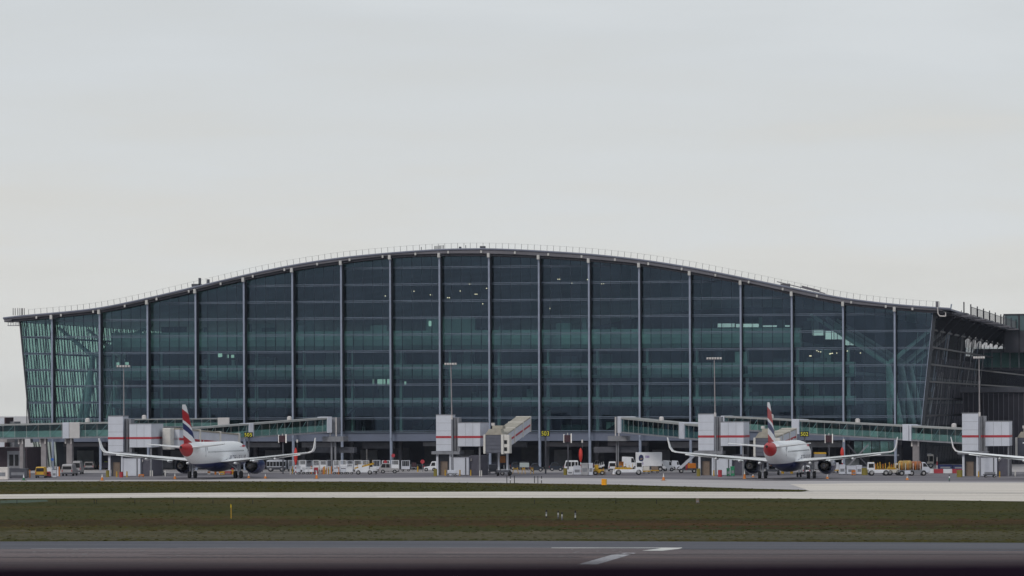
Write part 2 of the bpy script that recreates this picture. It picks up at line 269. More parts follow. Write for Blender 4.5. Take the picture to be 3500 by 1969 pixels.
for k in range(26):
    x_ = rq.choice((rq.uniform(1900, 2150), rq.uniform(100, 700))); y_ = rq.uniform(1878, 1908); smark('worn_paint_fleck', [(x_, y_), (x_ + rq.uniform(5, 22), y_ - .1), (x_ + rq.uniform(5, 20), y_ + .8), (x_ + 1, y_ + .9)], 0.030 + k * .0005, M_MARKO)
# grass blades: short upright tufts so that the turf edge is ragged
M_TUFT = groundmat('grass_blades', (0.036, 0.043, 0.006), (0.054, 0.052, 0.008), (0.080, 0.058, 0.014), 0.02, 0.06, 0.95, 1.2, 0.16, bump=0.0, spec=0.05)  # paler than the turf, to make up for the shade on upright blades
def tufts(name, pix, n, hmax, label, seed):
    r = np.random.RandomState(seed); P = np.array([G(x, y)[:2] for x, y in pix]); out = []
    xs = r.uniform(-100, 3600, n * 2); ys = r.uniform(min(p[1] for p in pix), max(p[1] for p in pix), n * 2)
    poly = np.array(pix); inside = np.zeros(len(xs), bool); j = len(poly) - 1
    for i in range(len(poly)):
        xi, yi = poly[i]; xj, yj = poly[j]
        c = ((yi > ys) != (yj > ys)) & (xs < (xj - xi) * (ys - yi) / (yj - yi + 1e-9) + xi); inside ^= c; j = i
    xs, ys = xs[inside][:n], ys[inside][:n]
    pts = np.array([G(a, b)[:2] for a, b in zip(xs, ys)]); k = len(pts)
    hh = r.uniform(0.3, 1, k) * hmax; ww = r.uniform(0.15, 0.5, k); an = r.uniform(-0.9, 0.9, k) + TH; dx = np.cos(an) * ww / 2; dy = np.sin(an) * ww / 2
    v = np.zeros((k, 4, 3)); v[:, 0, :2] = pts - np.c_[dx, dy]; v[:, 1, :2] = pts + np.c_[dx, dy]; v[:, 0, 2] = 0.01; v[:, 1, 2] = 0.01
    jt = r.uniform(-0.3, 0.3, (k, 2)); v[:, 2, :2] = pts + np.c_[dx, dy] * 0.6 + jt * 0.3; v[:, 2, 2] = hh * r.uniform(0.6, 1, k); v[:, 3, :2] = pts - np.c_[dx, dy] * 0.7 + jt * 0.2; v[:, 3, 2] = hh
    me = bpy.data.meshes.new(name); me.from_pydata(v.reshape(-1, 3).tolist(), [], [(4*i, 4*i+1, 4*i+2, 4*i+3) for i in range(k)]); me.materials.append(M_TUFT)
    tag(link(name, me, kind='stuff'), label, 'grass')
tufts('grass_tufts', g1, 9000, 0.07, 'short green turf of the narrow strip beside the aircraft stands', 3)
tufts('grass_tufts', g2, 12000, 0.06, 'rough green and brown turf between the pale taxiway and the runway', 4)
gsheet('green_netting', [(0, 1712), (60, 1709.5), (160, 1709), (165, 1715), (100, 1718.5), (0, 1721)], 0.03, mat('green_patch', (0.016, 0.040, 0.016), 0.9, 0, 0.4, 0.3))

# ------------------------------------------------------------------ terminal building
T = thing('terminal_building', 'huge glass terminal with wavy arched roof filling the middle of the photo', 'terminal building')
YR = -2.2      # fascia plane
topx = [11,63.7,186,341.6,509,677,800,841,1007.5,1173.6,1341.3,1508.7,1676.4,1847,2018,2188,2361,2535,2709,2884,3062,3202,3250]
topy = [1085,1078,1068.6,1052.5,1016.8,976.4,948,936.6,902.5,877.6,862,850,848,856,866.8,885,911.8,947,983,1019,1040,1050,1053]
botx = [63,186,341.6,509,677,800,841,1007.5,1173.6,1341,1508.7,1676,1847,2018,2188,2361,2535,2709,2884,3062,3202,3250]
boty = [1099,1083.5,1066.5,1033,995,964,955.3,922.7,898.8,879,874,874,881.4,893,908,936.6,969.3,1008,1044,1060,1070,1072]
tp = [V(a, b, YR) for a, b in zip(topx, topy)]; bp = [V(a, b, YR) for a, b in zip(botx, boty)]
SX = np.linspace(tp[0].x, tp[-1].x, 120)
def smooth_prof(pts, xs):
    z = np.interp(xs, [p.x for p in pts], [p.z for p in pts])
    for _ in range(6): z[1:-1] = (z[:-2] + 2*z[1:-1] + z[2:]) / 4
    return z
ZT = smooth_prof(tp, SX); ZB = smooth_prof(bp, SX); ZB = np.minimum(ZB, ZT - 0.9)
def ztop(x): return float(np.interp(x, SX, ZT))
def zbot(x): return float(np.interp(x, SX, ZB))
eL, eR = SX[0], SX[-1]
LT = V(70, 1098, 0); LB = V(102, 1438, 0); RTp = V(3193, 1069, 0); RB = V(3155, 1440, 0)
def leftx(z): return LB.x + (LT.x - LB.x) * (z - LB.z) / (LT.z - LB.z)
def rightx(z): return RB.x + (RTp.x - RB.x) * (z - RB.z) / (RTp.z - RB.z)
YB = 390.0
# roof shell: top skin, ceiling, edge pipe, fascia, shadow-toned soffit strip
def strip(xs, za, zb, y0, y1):
    rings = [[(x, y0, a), (x, y1, a), (x, y1, b), (x, y0, b)] for x, a, b in zip(xs, za, zb)]
    return MB().loft(rings)
strip(SX, ZT - 0.12, ZT - 0.42, YR + 0.1, YB).build('roof', M_ROOF, T, smooth=True)
inx = [i for i in range(len(SX)) if SX[i] > leftx(28) - 2 and SX[i] < rightx(28) + 3]
strip(SX[inx], ZT[inx] - 0.46, ZT[inx] - 1.0, 0.6, YB - 0.2).build('ceiling', M_CEIL, T, smooth=True)
strip(SX[inx], ZT[inx] - 0.30, ZB[inx] + 0.42, YR, YR + 0.5).build('fascia', M_FASC, T, smooth=True)
strip(SX[inx], ZB[inx] + 0.419, ZB[inx] - 0.02, YR + 0.35, 0.55).build('shade_soffit', M_SOFF, T, smooth=True)  # near-black colour stands in for the shadow in the gap below the fascia
mb = MB()
for i in range(len(SX) - 1): mb.tube((SX[i], YR - 0.05, ZT[i] - 0.14), (SX[i+1], YR - 0.05, ZT[i+1] - 0.14), 0.17, n=8)
mb.build('edge_pipe', M_ROOF, T, smooth=True)
# left tapering eave
strip(np.linspace(V(14, 1090, YR).x, SX[inx[0]] + 0.2, 6), [V(14, 1090, YR).z, 0, 0, 0, 0, 0] and np.linspace(V(14, 1090, YR).z, ztop(SX[inx[0]]) - 0.3, 6), np.linspace(V(30, 1101, YR).z, zbot(SX[inx[0]]) + 0.3, 6), YR + 0.02, YR + 5).build('eave', M_FASC, T)
mb = MB()
for px in (28, 37, 45, 52, 58, 64): mb.bar(V(px, 1100, YR), V(px, 1112, YR), 0.08)
mb.bar(V(26, 1113, YR), V(68, 1113, YR), 0.12); mb.build('eave_bracket', M_FASC, T)
# railing on the roof
rx = np.arange(V(95, 1070, YR).x, V(3215, 1050, YR).x, 1.155); post = MB().box(-0.028, 0.028, -0.028, 0.028, 0, 1.15).mesh('railing_post', M_WIRE)
RAILT = []
for x in rx[:290]:
    sl = (ztop(x + 0.5) - ztop(x - 0.5)); o = link('railing_post', post, T, (x, YR + 0.6, ztop(x) - 0.15)); o.rotation_euler = (0, -math.atan(sl) * 0.6, 0)
    RAILT.append((x - sl * 0.6 * 1.1, YR + 0.6, ztop(x) + 0.97))
mb = MB()
for a, b in zip(RAILT[:-1], RAILT[1:]): mb.bar(a, b, 0.022)
mb.build('railing_wire', M_WIRE, T)
for px in (45, 52, 61, 68, 74, 77, 83): MB().box(-0.05, 0.05, -0.05, 0.05, 0, 1.3).build('roof_stub', M_SOFF, T, V(px, 1078, YR))
for px, py in ((1486,853),(1490,853),(1494,852),(1498,852),(1502,851),(1506,851),(1511,850),(1516,850),(1440,856),(1592,850)): MB().box(-0.05, 0.05, -0.05, 0.05, 0, 0.62).build('roof_stub', M_SOFF, T, V(px, py, YR + 2))
for px, py, wd, hg in ((1650, 851, 0.9, 0.5), (1573, 851, 0.3, 0.4), (672, 980, 1.7, 0.5), (683, 975, 0.3, 1.3), (712, 970, 0.3, 0.8)): MB().box(-wd/2, wd/2, -0.4, 0.4, 0, hg).build('roof_unit', M_DGREY, T, V(px, py, YR + 3))
# long louvre lying on the right slope
a, b = V(2657, 963, YR + 1), V(2820, 1003, YR + 1); MB().bar(a, b, 1.2, 0.16).build('roof_louvre', M_FASC, T)
mb = MB().bar(a + Vector((1.4, 0, -0.35)), a + Vector((1.4, 0, -1.3)), 1.6, 1.0); mb.bar(a + Vector((4.3, 0, -0.9)), a + Vector((7.4, 0, -1.75)), 0.6, 0.4); mb.build('louvre_support', M_FASC, T)
# columns
cols = [(-8.5 + k) * 9.0 for k in range(18)]
for cx in cols:
    t_ = zbot(cx) - 0.15
    mb = MB().box(cx - 0.16, cx + 0.16, -1.75, -1.5, 5.7, t_); mb.build('column', M_STEEL, T, bevel=0.03)
    MB().box(cx - 0.10, cx + 0.24, -1.495, -0.14, 6.95, t_).build('column_web', M_WEB, T)
    MB().tube((cx + 0.05, -1.5, 0), (cx + 0.05, -1.5, 5.2), 0.25, n=14).tube((cx, -1.55, 5.2), (cx, -1.6, 5.75), 0.16, 0.12).build('column_leg', M_STEEL, T, smooth=True)
    sl = math.atan(ztop(cx + 1) - ztop(cx - 1)) / 2
    MB().box(cx - 0.24, cx + 0.24, YR - 0.12, YR + 0.6, zbot(cx) - 0.30, zbot(cx) + 0.52).build('column_bracket', M_LIGHT, T, bevel=0.04)
for px in (126,210,320,428,537,647,756,866,974,1086,1197,1310,1422,1534,1647,1762,1876,1990,2104,2218,2332,2447,2561,2677,2794,2911,3029,3120):
    x = VX(px, YR); MB().box(x - 0.16, x + 0.16, YR - 0.16, YR + 0.01, ztop(x) - 0.85, ztop(x) - 0.38).build('fascia_block', M_LIGHT, T, bevel=0.03)
# transoms
TZ = [27.30 - 2.986 * i for i in range(-4, 7)] + [6.95]
for z in TZ:
    # spans where the glass exists at this height
    xs = [x for x in np.arange(leftx(z) + 0.15, rightx(z) - 0.1, 0.25) if zbot(x) > z + 0.3]
    if not xs: continue
    MB().box(xs[0], xs[-1], -0.34, -0.02, z - 0.05, z + 0.06).box(xs[0], xs[-1], -0.30, -0.05, z - 0.29, z - 0.20).build('transom', M_TRANS, T)
# mullions and panes
cells = []; gx = sorted({round(c + k * 1.8, 3) for c in cols for k in range(-5, 6)}); gx = [x for x in gx if leftx(30) < x < rightx(30)]
edges = [leftx(0) - 6] + gx + [rightx(40) + 3]
levels = sorted(TZ)
levels = levels + [levels[-1] + 3]
def clip(poly, fn):
    out = []
    for i in range(len(poly)):
        p, q = poly[i], poly[(i + 1) % len(poly)]; a, b = fn(p), fn(q)
        if a >= 0: out.append(p)
        if (a >= 0) != (b >= 0): t = a / (a - b); out.append((p[0] + (q[0]-p[0]) * t, p[1] + (q[1]-p[1]) * t))
    return out
for i in range(len(edges) - 1):
    x0, x1 = edges[i], edges[i+1]
    if i == 0: x0 = leftx(28) - 0.2
    if i == len(edges) - 2: x1 = rightx(32)
    for j in range(len(levels) - 1):
        z0, z1 = levels[j] + 0.02, levels[j+1] - 0.02
        a, b = zbot(max(x0, SX[0])), zbot(x1)
        poly = [(x0 + 0.02, z0), (x1 - 0.02, z0), (x1 - 0.02, z1), (x0 + 0.02, z1)]
        poly = clip(poly, lambda p: (a + (b - a) * (p[0] - x0) / (x1 - x0)) - p[1])
        if len(poly) > 2: poly = clip(poly, lambda p: p[0] - leftx(p[1]))
        if len(poly) > 2: poly = clip(poly, lambda p: rightx(p[1]) - p[0])
        if len(poly) < 3: continue
        ar = abs(sum(poly[k][0]*poly[(k+1) % len(poly)][1] - poly[(k+1) % len(poly)][0]*poly[k][1] for k in range(len(poly)))) / 2
        if ar < 0.15: continue
        cells.append((ar / (1 - 0.0003 * x0), poly))
cells.sort(key=lambda c: -c[0])
for ar, poly in cells[:300]: MB().prism(poly, 'y', 0.0, 0.03).build('pane', GL, T)
mb = MB()
for ar, poly in cells[300:]: mb.prism(poly, 'y', 0.0, 0.03)
mb.build('glazing', GL, T, kind='stuff')
for x in gx:
    if min(abs(x - c) for c in cols) < 0.1: continue
    zl = 6.97
    MB().box(x - 0.045, x + 0.045, 0.035, 0.30, zl, zbot(x) - 0.03).build('mullion', M_MULL, T)
# slanted corner posts
MB().bar((leftx(5), -0.12, 5), (leftx(zbot(LT.x)) , -0.12, zbot(LT.x) - 0.05), 0.35, 0.3, (0, 1, 0)).build('corner_post', M_MULL, T)
MB().bar((rightx(5) + 0.1, -0.12, 5), (rightx(zbot(RTp.x)) + 0.1, -0.12, zbot(RTp.x) - 0.05), 0.5, 0.3, (0, 1, 0)).build('corner_post', M_MULL, T)
MB().bar((rightx(5) - 0.25, -0.3, 5), (rightx(zbot(RTp.x)) - 0.25, -0.3, zbot(RTp.x) - 0.4), 0.10, 0.1, (0, 1, 0)).build('corner_trim', M_STEEL, T)
for dx in (1.3, 2.6): MB().bar((rightx(7) - dx, 1.2, 7), (rightx(24) - dx, 1.2, 24), 0.07).build('tie_rod', M_TREE, T)
# spandrel band above the undercroft, one panel per bay
sx = [leftx(6)] + cols + [rightx(6)]
for a, b in zip(sx[:-1], sx[1:]): MB().box(a + 0.02, b - 0.02, -0.02, 0.3, 5.15, 6.72).build('spandrel_panel', M_SPAN, T)
MB().box(leftx(5), rightx(5), 0.31, 40, 5.2, 6.7).build('floor_slab', M_FLOOR, T)
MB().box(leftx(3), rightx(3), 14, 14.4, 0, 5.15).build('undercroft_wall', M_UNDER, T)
for k in range(26):
    x = leftx(3) + 4 + k * 6.0; MB().box(x, x + 3.2, 13.9, 13.98, 0.0, 3.4 + 0.4 * (k % 3)).build('loading_door', M_DGREY if k % 3 else M_GREY, T)
r5 = random.Random(9)
for k in range(60):
    x = r5.uniform(leftx(3) + 3, rightx(3) - 6); wd = r5.uniform(1.2, 4.5); h = r5.uniform(0.5, 1.9); y = r5.uniform(5, 12)
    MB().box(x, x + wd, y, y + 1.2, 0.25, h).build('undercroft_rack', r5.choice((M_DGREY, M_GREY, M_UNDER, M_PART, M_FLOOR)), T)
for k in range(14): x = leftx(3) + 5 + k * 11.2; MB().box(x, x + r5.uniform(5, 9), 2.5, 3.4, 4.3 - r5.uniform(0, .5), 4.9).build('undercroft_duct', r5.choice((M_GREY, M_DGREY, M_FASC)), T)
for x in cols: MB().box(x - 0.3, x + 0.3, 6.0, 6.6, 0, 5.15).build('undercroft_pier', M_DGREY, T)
# left and right side walls (leaning outwards) with transoms and fins
def side(xf, name, gm, sgn, nf):
    zlo, zhi = 0.5, (zbot(LT.x) if sgn < 0 else zbot(RTp.x)) - 0.1
    zs = [zlo] + [z for z in sorted(TZ) if zlo < z < zhi] + [zhi]
    mb = MB()
    for a, b in zip(zs[:-1], zs[1:]):
        for y0 in np.arange(0.4, YB - 1, 5.4):
            y1 = min(y0 + 5.36, YB - 0.5); mb.add([(xf(a), y0, a + 0.02), (xf(a), y1, a + 0.02), (xf(b), y1, b - 0.02), (xf(b), y0, b - 0.02)], [(0, 1, 2, 3)])
    mb.build(name, gm, T, kind='stuff')
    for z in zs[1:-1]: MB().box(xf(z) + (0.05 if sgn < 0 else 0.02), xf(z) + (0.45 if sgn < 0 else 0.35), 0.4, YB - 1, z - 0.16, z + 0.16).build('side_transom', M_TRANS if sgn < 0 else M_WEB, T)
    d = 0.19 if sgn < 0 else 0.07; me = MB().add([(xf(zlo) + q * 1.0, y, zlo) for q, y in ((0, -0.06), (d, -0.06), (d, 0.06), (0, 0.06))] + [(xf(zhi) + q, y, zhi) for q, y in ((0, -0.06), (d, -0.06), (d, 0.06), (0, 0.06))],
         [(0, 3, 2, 1), (4, 5, 6, 7), (0, 1, 5, 4), (1, 2, 6, 5), (2, 3, 7, 6), (3, 0, 4, 7)]).mesh('side_fin', M_MULL)
    y = 0.9; k = 0
    while y < YB - 2 and k < nf: link('side_fin', me, T, (0, y, 0)); y += (1.8 if k % 4 else 1.1) * (1 if y < 120 else 2); k += 1
rl = random.Random(21)
for k in range(46):
    y = rl.uniform(1, 130); za_ = rl.uniform(4, 20); zb2 = za_ + rl.uniform(3, 11); MB().bar((rightx(za_) + .1, y, za_), (rightx(zb2) + .1, y + rl.uniform(-5, 9), zb2), rl.uniform(.06, .22)).build('lattice_bar', rl.choice((M_TRANS, M_GREY, M_WEB, M_DGREY)), T)
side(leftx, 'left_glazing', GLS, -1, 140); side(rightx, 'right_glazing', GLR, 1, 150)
# roof eave on the right: brackets, walkway plates and posts going back
zR = ztop(rightx(28) + 3)
ER = V(3250, 1062, YR).x
MB().box(rightx(26) - 0.5, ER, 0.7, YB, zbot(RTp.x) - 0.25, zbot(RTp.x) + 0.1).build('eave_soffit', M_SOFF, T)
for k in range(20):
    y = 2 + k * 16.0; MB().box(rightx(26) + 0.6, ER + 2.4, y, y + 5.5, zR - 1.05, zR - 0.75).build('eave_plate', M_FASC if k % 2 else M_DGREY, T)
    MB().prism([(rightx(24), zR - 4.6), (ER - 0.1, zR - 1.3), (ER - 0.1, zR - 1.1), (rightx(24), zR - 1.6)], 'y', y + 6, y + 6.4).build('eave_bracket', M_SOFF, T)
    MB().box(ER + 1.68, ER + 1.88, y + 2, y + 2.3, zR - 0.75, zR + 1.2).build('walkway_post', M_SOFF, T)
mb = MB()
for k in range(150): mb.box(ER + 1.75, ER + 1.82, 22 + k * 2.0, 22.12 + k * 2.0, zR - 0.75, zR + 0.7)
mb.bar((ER + 1.78, 20, zR + 0.75), (ER + 1.78, 322, zR + 0.75), 0.08); mb.build('walkway_railing', M_WIRE, T)
MB().bar(V(3203, 1030, YR), V(3203, 1052, YR), 0.5, 0.3).build('roof_stub', M_FASC, T)
mb = MB(); q = [V(3205, 1050, YR - .3), V(3206, 1072, YR - .3), V(3212, 1080, YR - .3), V(3232, 1081, YR - .3), V(3232, 1068, YR - .3)]
for a, b in zip(q[:-1], q[1:]): mb.tube(a, b, 0.09, n=8)
mb.build('rainwater_pipe', M_LAMPG, T)
# ---- interior
fl, fr_ = leftx(15) + 15.0, rightx(15) - 13.0
def front(z0, z1, y, fr_=None):   # slab edge that curls away at its foot
    h = z1 - z0
    prof = [(y, z1), (y, z1 - h * 0.45), (y + 0.5, z0 + h * 0.22), (y + 1.6, z0), (y + 2.6, z0), (y + 2.6, z1)]
    return MB().prism(prof, 'x', fl, fr_)
for z0, z1, y in ((21.6, 24.95, 3.2), (16.3, 18.9, 3.2), (11.2, 12.9, 3.6)):
    fe = VX(2735, 3.2) if z1 > 20 else fr_
    front(z0, z1, y, fe).build('balcony_front', M_SLAB, T); MB().box(fl, fe, y + 2.61, 300, z0 + 0.3, z0 + 0.9).build('floor_slab', M_FLOOR, T)
for z0, z1 in ((6.75, 11.4), (12.2, 16.5), (17.4, 21.8)):
    MB().box(fl + 4, fr_ - 3, 24, 24.4, z0, z1).build('partition', M_PART, T)
    MB().box(fl + 0.2, fl + 0.6, 12, 300, z0, z1).build('partition', M_PART, T); MB().box(fr_ - 0.6, fr_ - 0.2, 20, 300, z0, z1).build('partition', M_PART, T)
for i, x in enumerate(cols[1:-1]):
    MB().tube((x, 7.2, 6.8), (x, 7.2, 16.2), 0.33, n=14).build('inner_column', M_SLAB, T, smooth=True)
    MB().tube((x, 7.2, 19.0), (x, 7.2, 21.5), 0.27, n=14).build('inner_column', M_SLAB, T, smooth=True)
    MB().box(x - 0.75, x + 0.55, 3.0, 3.15, 16.9, 18.3).build('column_head', M_PART, T)
    # escalator flank between the two lowest floors
    if i % 2 == 0 and fl < x < fr_ - 9:
        MB().prism([(x + 1.5, 6.75), (x + 4.5, 6.75), (x + 10.0, 11.2), (x + 8.2, 11.2)], 'y', 5, 6.5).build('escalator', M_WEB if i % 4 else M_PART, T)
        MB().box(x + 2, x + 6.5, 8, 9, 9.2, 11.1).build('hanging_bulkhead', M_WEB, T)
for k in range(84):
    x = fl + 1 + k * 1.8
    if x < VX(2735, 3.2): MB().box(x, x + 0.03, 3.3, 3.34, 24.95, 25.9).build('balustrade_post', M_SLAB, T)
rr = random.Random(5)
for k in range(150):
    x = rr.uniform(fl + 2, fr_ - 5); z = rr.choice((6.8, 6.8, 13.0, 13.0, 18.95, 24.9)); h = rr.uniform(0.6, 2.6); wd = rr.choice((rr.uniform(0.25, 0.7), rr.uniform(0.8, 5.0))); y = rr.uniform(8, 20)
    MB().box(x, x + wd, y, y + 0.6, z, z + h).build('kiosk', rr.choice((M_SLAB, M_PART, M_GREY, M_TEAL, M_FLOOR)), T)
for x, z, wd, h, y in ((VX(1430, 5), 24.9, 9, 2.6, 12), (VX(1250, 5), 24.9, 3, 1.2, 9), (VX(2510, 5), 18.95, 2.2, 1.9, 6)): MB().box(x, x + wd, y, y + 1, z, z + h).build('kiosk', M_SLAB, T)
# steel tree columns
def tree(base, fork, tips):
    mb = MB().tube(base, fork, 0.75, 0.5, n=12); mb.tube((base[0] - 2.4, base[1] + 3, base[2]), fork, 0.55, 0.4, n=12); mb.build('steel_leg', M_TREE, T, smooth=True)
    for tp_ in tips: MB().tube(fork, tp_, 0.42, 0.30, n=10).build('steel_arm', M_TREE, T, smooth=True)
f = V(3035, 1245, 7.0); tree(V(3085, 1440, 7.0) + Vector((0, 0, -3)), f, [V(3190, 1120, 7), V(2770, 1075, 7), V(2830, 1095, 22)])
for yy in (25.0, 43.0): 
    d = Vector((0, yy, 0)); tree(V(3085, 1440, 7.0) + Vector((0, 0, -3)) + d, f + d, [V(3190, 1120, 7) + d, V(2770, 1075, 7) + d])
f = V(318, 1218, 9.0)
for yy in (0, 18.0, 36.0):
    d = Vector((0, yy, 0)); tree(V(285, 1440, 9.0) + Vector((0, 0, -3)) + d, f + d, [V(520, 1110, 9) + d, V(200, 1120, 9) + d, V(480, 1150, 20) + d])
# far end wall with clerestory openings, clear glass in the side aisle
YE = YB - 1.5
holes = [(2440, 2512, 1106, 1119), (2516, 2600, 1107, 1119), (2604, 2700, 1112, 1118), (2750, 2776, 1124, 1127), (2778, 2818, 1128, 1147), (2822, 2842, 1131, 1160), (2844, 2862, 1132, 1160), (2864, 2882, 1136, 1160), (2884, 2905, 1148, 1180), (2907, 2930, 1158, 1180), (2932, 2952, 1172, 1180)]
pxs = sorted({p for h_ in holes for p in h_[:2]} | {330, 3300}); aisle = VX(3275, YE)
for a, b in zip(pxs[:-1], pxs[1:]):
    x0, x1 = VX(a, YE), VX(b, YE); hs = [h_ for h_ in holes if h_[0] <= a and h_[1] >= b]
    zt = min(ztop(x0), ztop(x1)) - 0.5
    if hs:
        zl, zh = V(a, hs[0][3], YE).z, V(a, hs[0][2], YE).z
        MB().box(x0, x1, YE, YE + 0.3, 0, min(zl, zt)).build('end_wall', M_PART, T)
        if zh < zt: MB().box(x0, x1, YE, YE + 0.3, zh, zt).build('end_wall', M_PART, T)
    else: MB().prism([(x0, 0), (x1, 0), (x1, ztop(x1) - 0.5), (x0, ztop(x0) - 0.5)], 'y', YE, YE + 0.3).build('end_wall', M_PART, T)
MB().box(VX(3300, YE), VX(3620, YE), YE, YE + 0.04, 24.6, zR - 1.2).build('end_pane', GLC, T); MB().box(VX(3300.5, YE), VX(3620, YE), YE + .1, YE + 0.3, 0, 24.5).build('end_wall', M_UNDER, T)
for k in range(12): x = VX(3300, YE) + k * 2.2; MB().box(x, x + .15, YE - .2, YE - .02, 0, zR - 1.2).build('end_mullion', M_MULL, T)
# warm lamps under the ceiling and little lit openings
lm = MB().tube((0, 0, -0.16), (0, 0, 0.0), 0.10, 0.07, n=8).mesh('ceiling_lamp', M_LAMP)
for px, py in ((1408,994),(1415,994),(1471,1006),(1476,1006),(1530,1016),(1536,1016),(1573,993),(1604,970),(1610,970),(1624,1004),(1630,1004),(1650,1037),(1907,953),(1913,953),(1955,967),(2008,954),(2013,954),(2056,968),(2063,968),(1880,1053),(1663,984),(1317,1010)):
    link('ceiling_lamp', lm, T, V(px, py, 12.0))
for px, py in ((2768,1215),(2772,1215),(2792,1197),(2798,1200),(2805,1201),(2836,1208),(2840,1207),(2845,1206),(2860,1205),(2896,1198),(2941,1205)): link('ceiling_lamp', lm, T, V(px, py, 6.0))
for px, py, wpx, hpx in ((1273,1315,5,25),(1290,1315,18,26),(1308,1315,9,26),(1323,1315,10,26),(1373,1315,3,10),(1382,1315,6,11),(1929,1293,11,11),(744,1221,8,13),(752,1220,7,12),(775,1224,6,12),(790,1223,10,10),(398,1248,10,9),(428,1247,12,9),(1465,1115,12,18)):
    p = V(px, py, 7.9); k = mpp(p); MB().box(0, wpx*k, 0, 0.15, 0, hpx*k).build('lit_opening', M_LIT, T, p)

# ------------------------------------------------------------------ link buildings on the right
LK = thing('link_bridge', 'dark glazed link bridge joining the right side of the glass terminal', 'bridge')
yb = 150.0
x0, x1 = VX(3330, yb), VX(3700, yb); za, zb_ = VZ(3450, 1256, yb), VZ(3450, 1205, yb)
MB().box(x0, x1, yb + 0.3, yb + 9, za - 0.5, za).build('deck', M_DGREY, LK); MB().box(x0, x1, yb + 0.1, yb + 9, zb_, zb_ + 0.8).build('roof', M_GREY, LK)
MB().box(x0, x1, yb + 2.5, yb + 2.8, za + 0.02, zb_ - 0.02).build('inner_wall', M_TEAL, LK)
n = 12
for k in range(n):
    a = x0 + (x1 - x0) * k / n; b = x0 + (x1 - x0) * (k + 1) / n; MB().box(a + 0.05, b - 0.05, yb, yb + 0.04, za + 0.02, zb_ - 0.02).build('pane', GLB, LK); MB().box(a - 0.12, a + 0.12, yb - 0.15, yb - 0.02, za - 0.2, zb_ + 0.3).build('mullion', M_GREY, LK)
SB = thing('stair_tower', 'tall dark green glazed tower at the right edge behind the terminal eave', 'tower')
ys = 148.0; x0, x1 = VX(3431, ys), VX(3640, ys); zt = VZ(3450, 1073, ys); zl = VZ(3450, 1205, ys)
MB().box(x0 + 0.3, x1, ys + 0.4, ys + 14, zl, zt - 0.3).build('wall', M_DGREY, SB); MB().box(x0, x1 + 0.3, ys - 0.1, ys + 14.3, zt - 0.29, zt).build('roof', M_SOFF, SB)
zm = VZ(3450, 1130, ys)
for k in range(4):
    a, b = x0 + (x1 - x0) * k / 4, x0 + (x1 - x0) * (k + 1) / 4
    MB().box(a + 0.25, b - 0.1, ys, ys + 0.3, zm, zt - 0.35).build('upper_panel', mat('dark_teal_panel', (0.07, 0.115, 0.125), 0.35, 0, 0.1), SB); MB().box(a + 0.25, b - 0.1, ys, ys + 0.3, zl, zm - 0.1).build('lower_panel', mat('dark_plum_panel', (0.05, 0.05, 0.065), 0.35, 0, 0.1), SB)
    MB().box(a - 0.1, a + 0.2, ys - 0.1, ys + 0.3, zl, zt - 0.3).build('post', M_SOFF, SB)
PB = thing('rear_pavilion', 'dark low block with vertical fins below the link bridge, behind the right service tower', 'building')
yp = 60.0; x0, x1 = VX(3290, yp), VX(3760, yp); zt = VZ(3400, 1325, yp)
MB().box(x0, x1, yp + 1, yp + 80, 0, zt - 1.0).build('wall', mat('pavilion_wall', (0.05, 0.048, 0.065), 0.7, 0, 0.3, 0.2), PB); MB().box(x0 - 0.5, x1, yp, yp + 80, zt - 0.9, zt + 0.1).build('roof', M_DGREY, PB)
for k in range(34): 
    x = x0 + k * 0.95; MB().box(x, x + 0.12, yp + 0.4, yp + 0.9, 0, zt - 0.95).build('fin', mat('fin_mid', (0.10, 0.095, 0.12), 0.6), PB)
for px, py, wpx, hpx in ((3283, 1297, 18, 14), (3313, 1302, 16, 14)):
    pass
# left background
BL = thing('distant_block', 'small dark rooftop block with pale side at the far left skyline', 'building')
p = V(0, 1452, 60); k = mpp(p); MB().box(-3, 0.9, 0, 5, -p.z, 22*k).build('wall', M_CLAD, BL, p); MB().box(0.92, 20*k, 0, 5, -p.z, 25*k).build('dark_wall', M_DK, BL, p)
B2 = MB().box(-8*k, 8*k, 0, 4, -p.z, 11*k).build('rooftop_plant', M_GREY, None, V(41, 1452, 62)); tag(B2, 'small grey rooftop plant box left of the terminal corner', 'plant room')
LB_ = thing('apron_building', 'low dark maroon building under the glazed corridor at the left edge', 'building')
p = V(-120, 1600, -8); k = mpp(p)
MB().box(0, 218*k, 0.5, 12, -p.z + 0, 70*k).build('wall', mat('maroon_wall', (0.045, 0.03, 0.04), 0.8), LB_, p)
MB().box(150*k, 213*k, 0.2, 0.46, 0, 58*k).build('shopfront', M_GREY, LB_, p)
MB().box(158*k, 172*k, 0.1, 0.18, 8*k, 46*k).box(178*k, 190*k, 0.1, 0.18, 8*k, 46*k).build('window', M_BLACK, LB_, p)
MB().prism([(0, 96*k), (0, 112*k), (176*k, 100*k), (176*k, 88*k)], 'y', -4, 0.4).build('canopy', M_CONC, LB_, p)

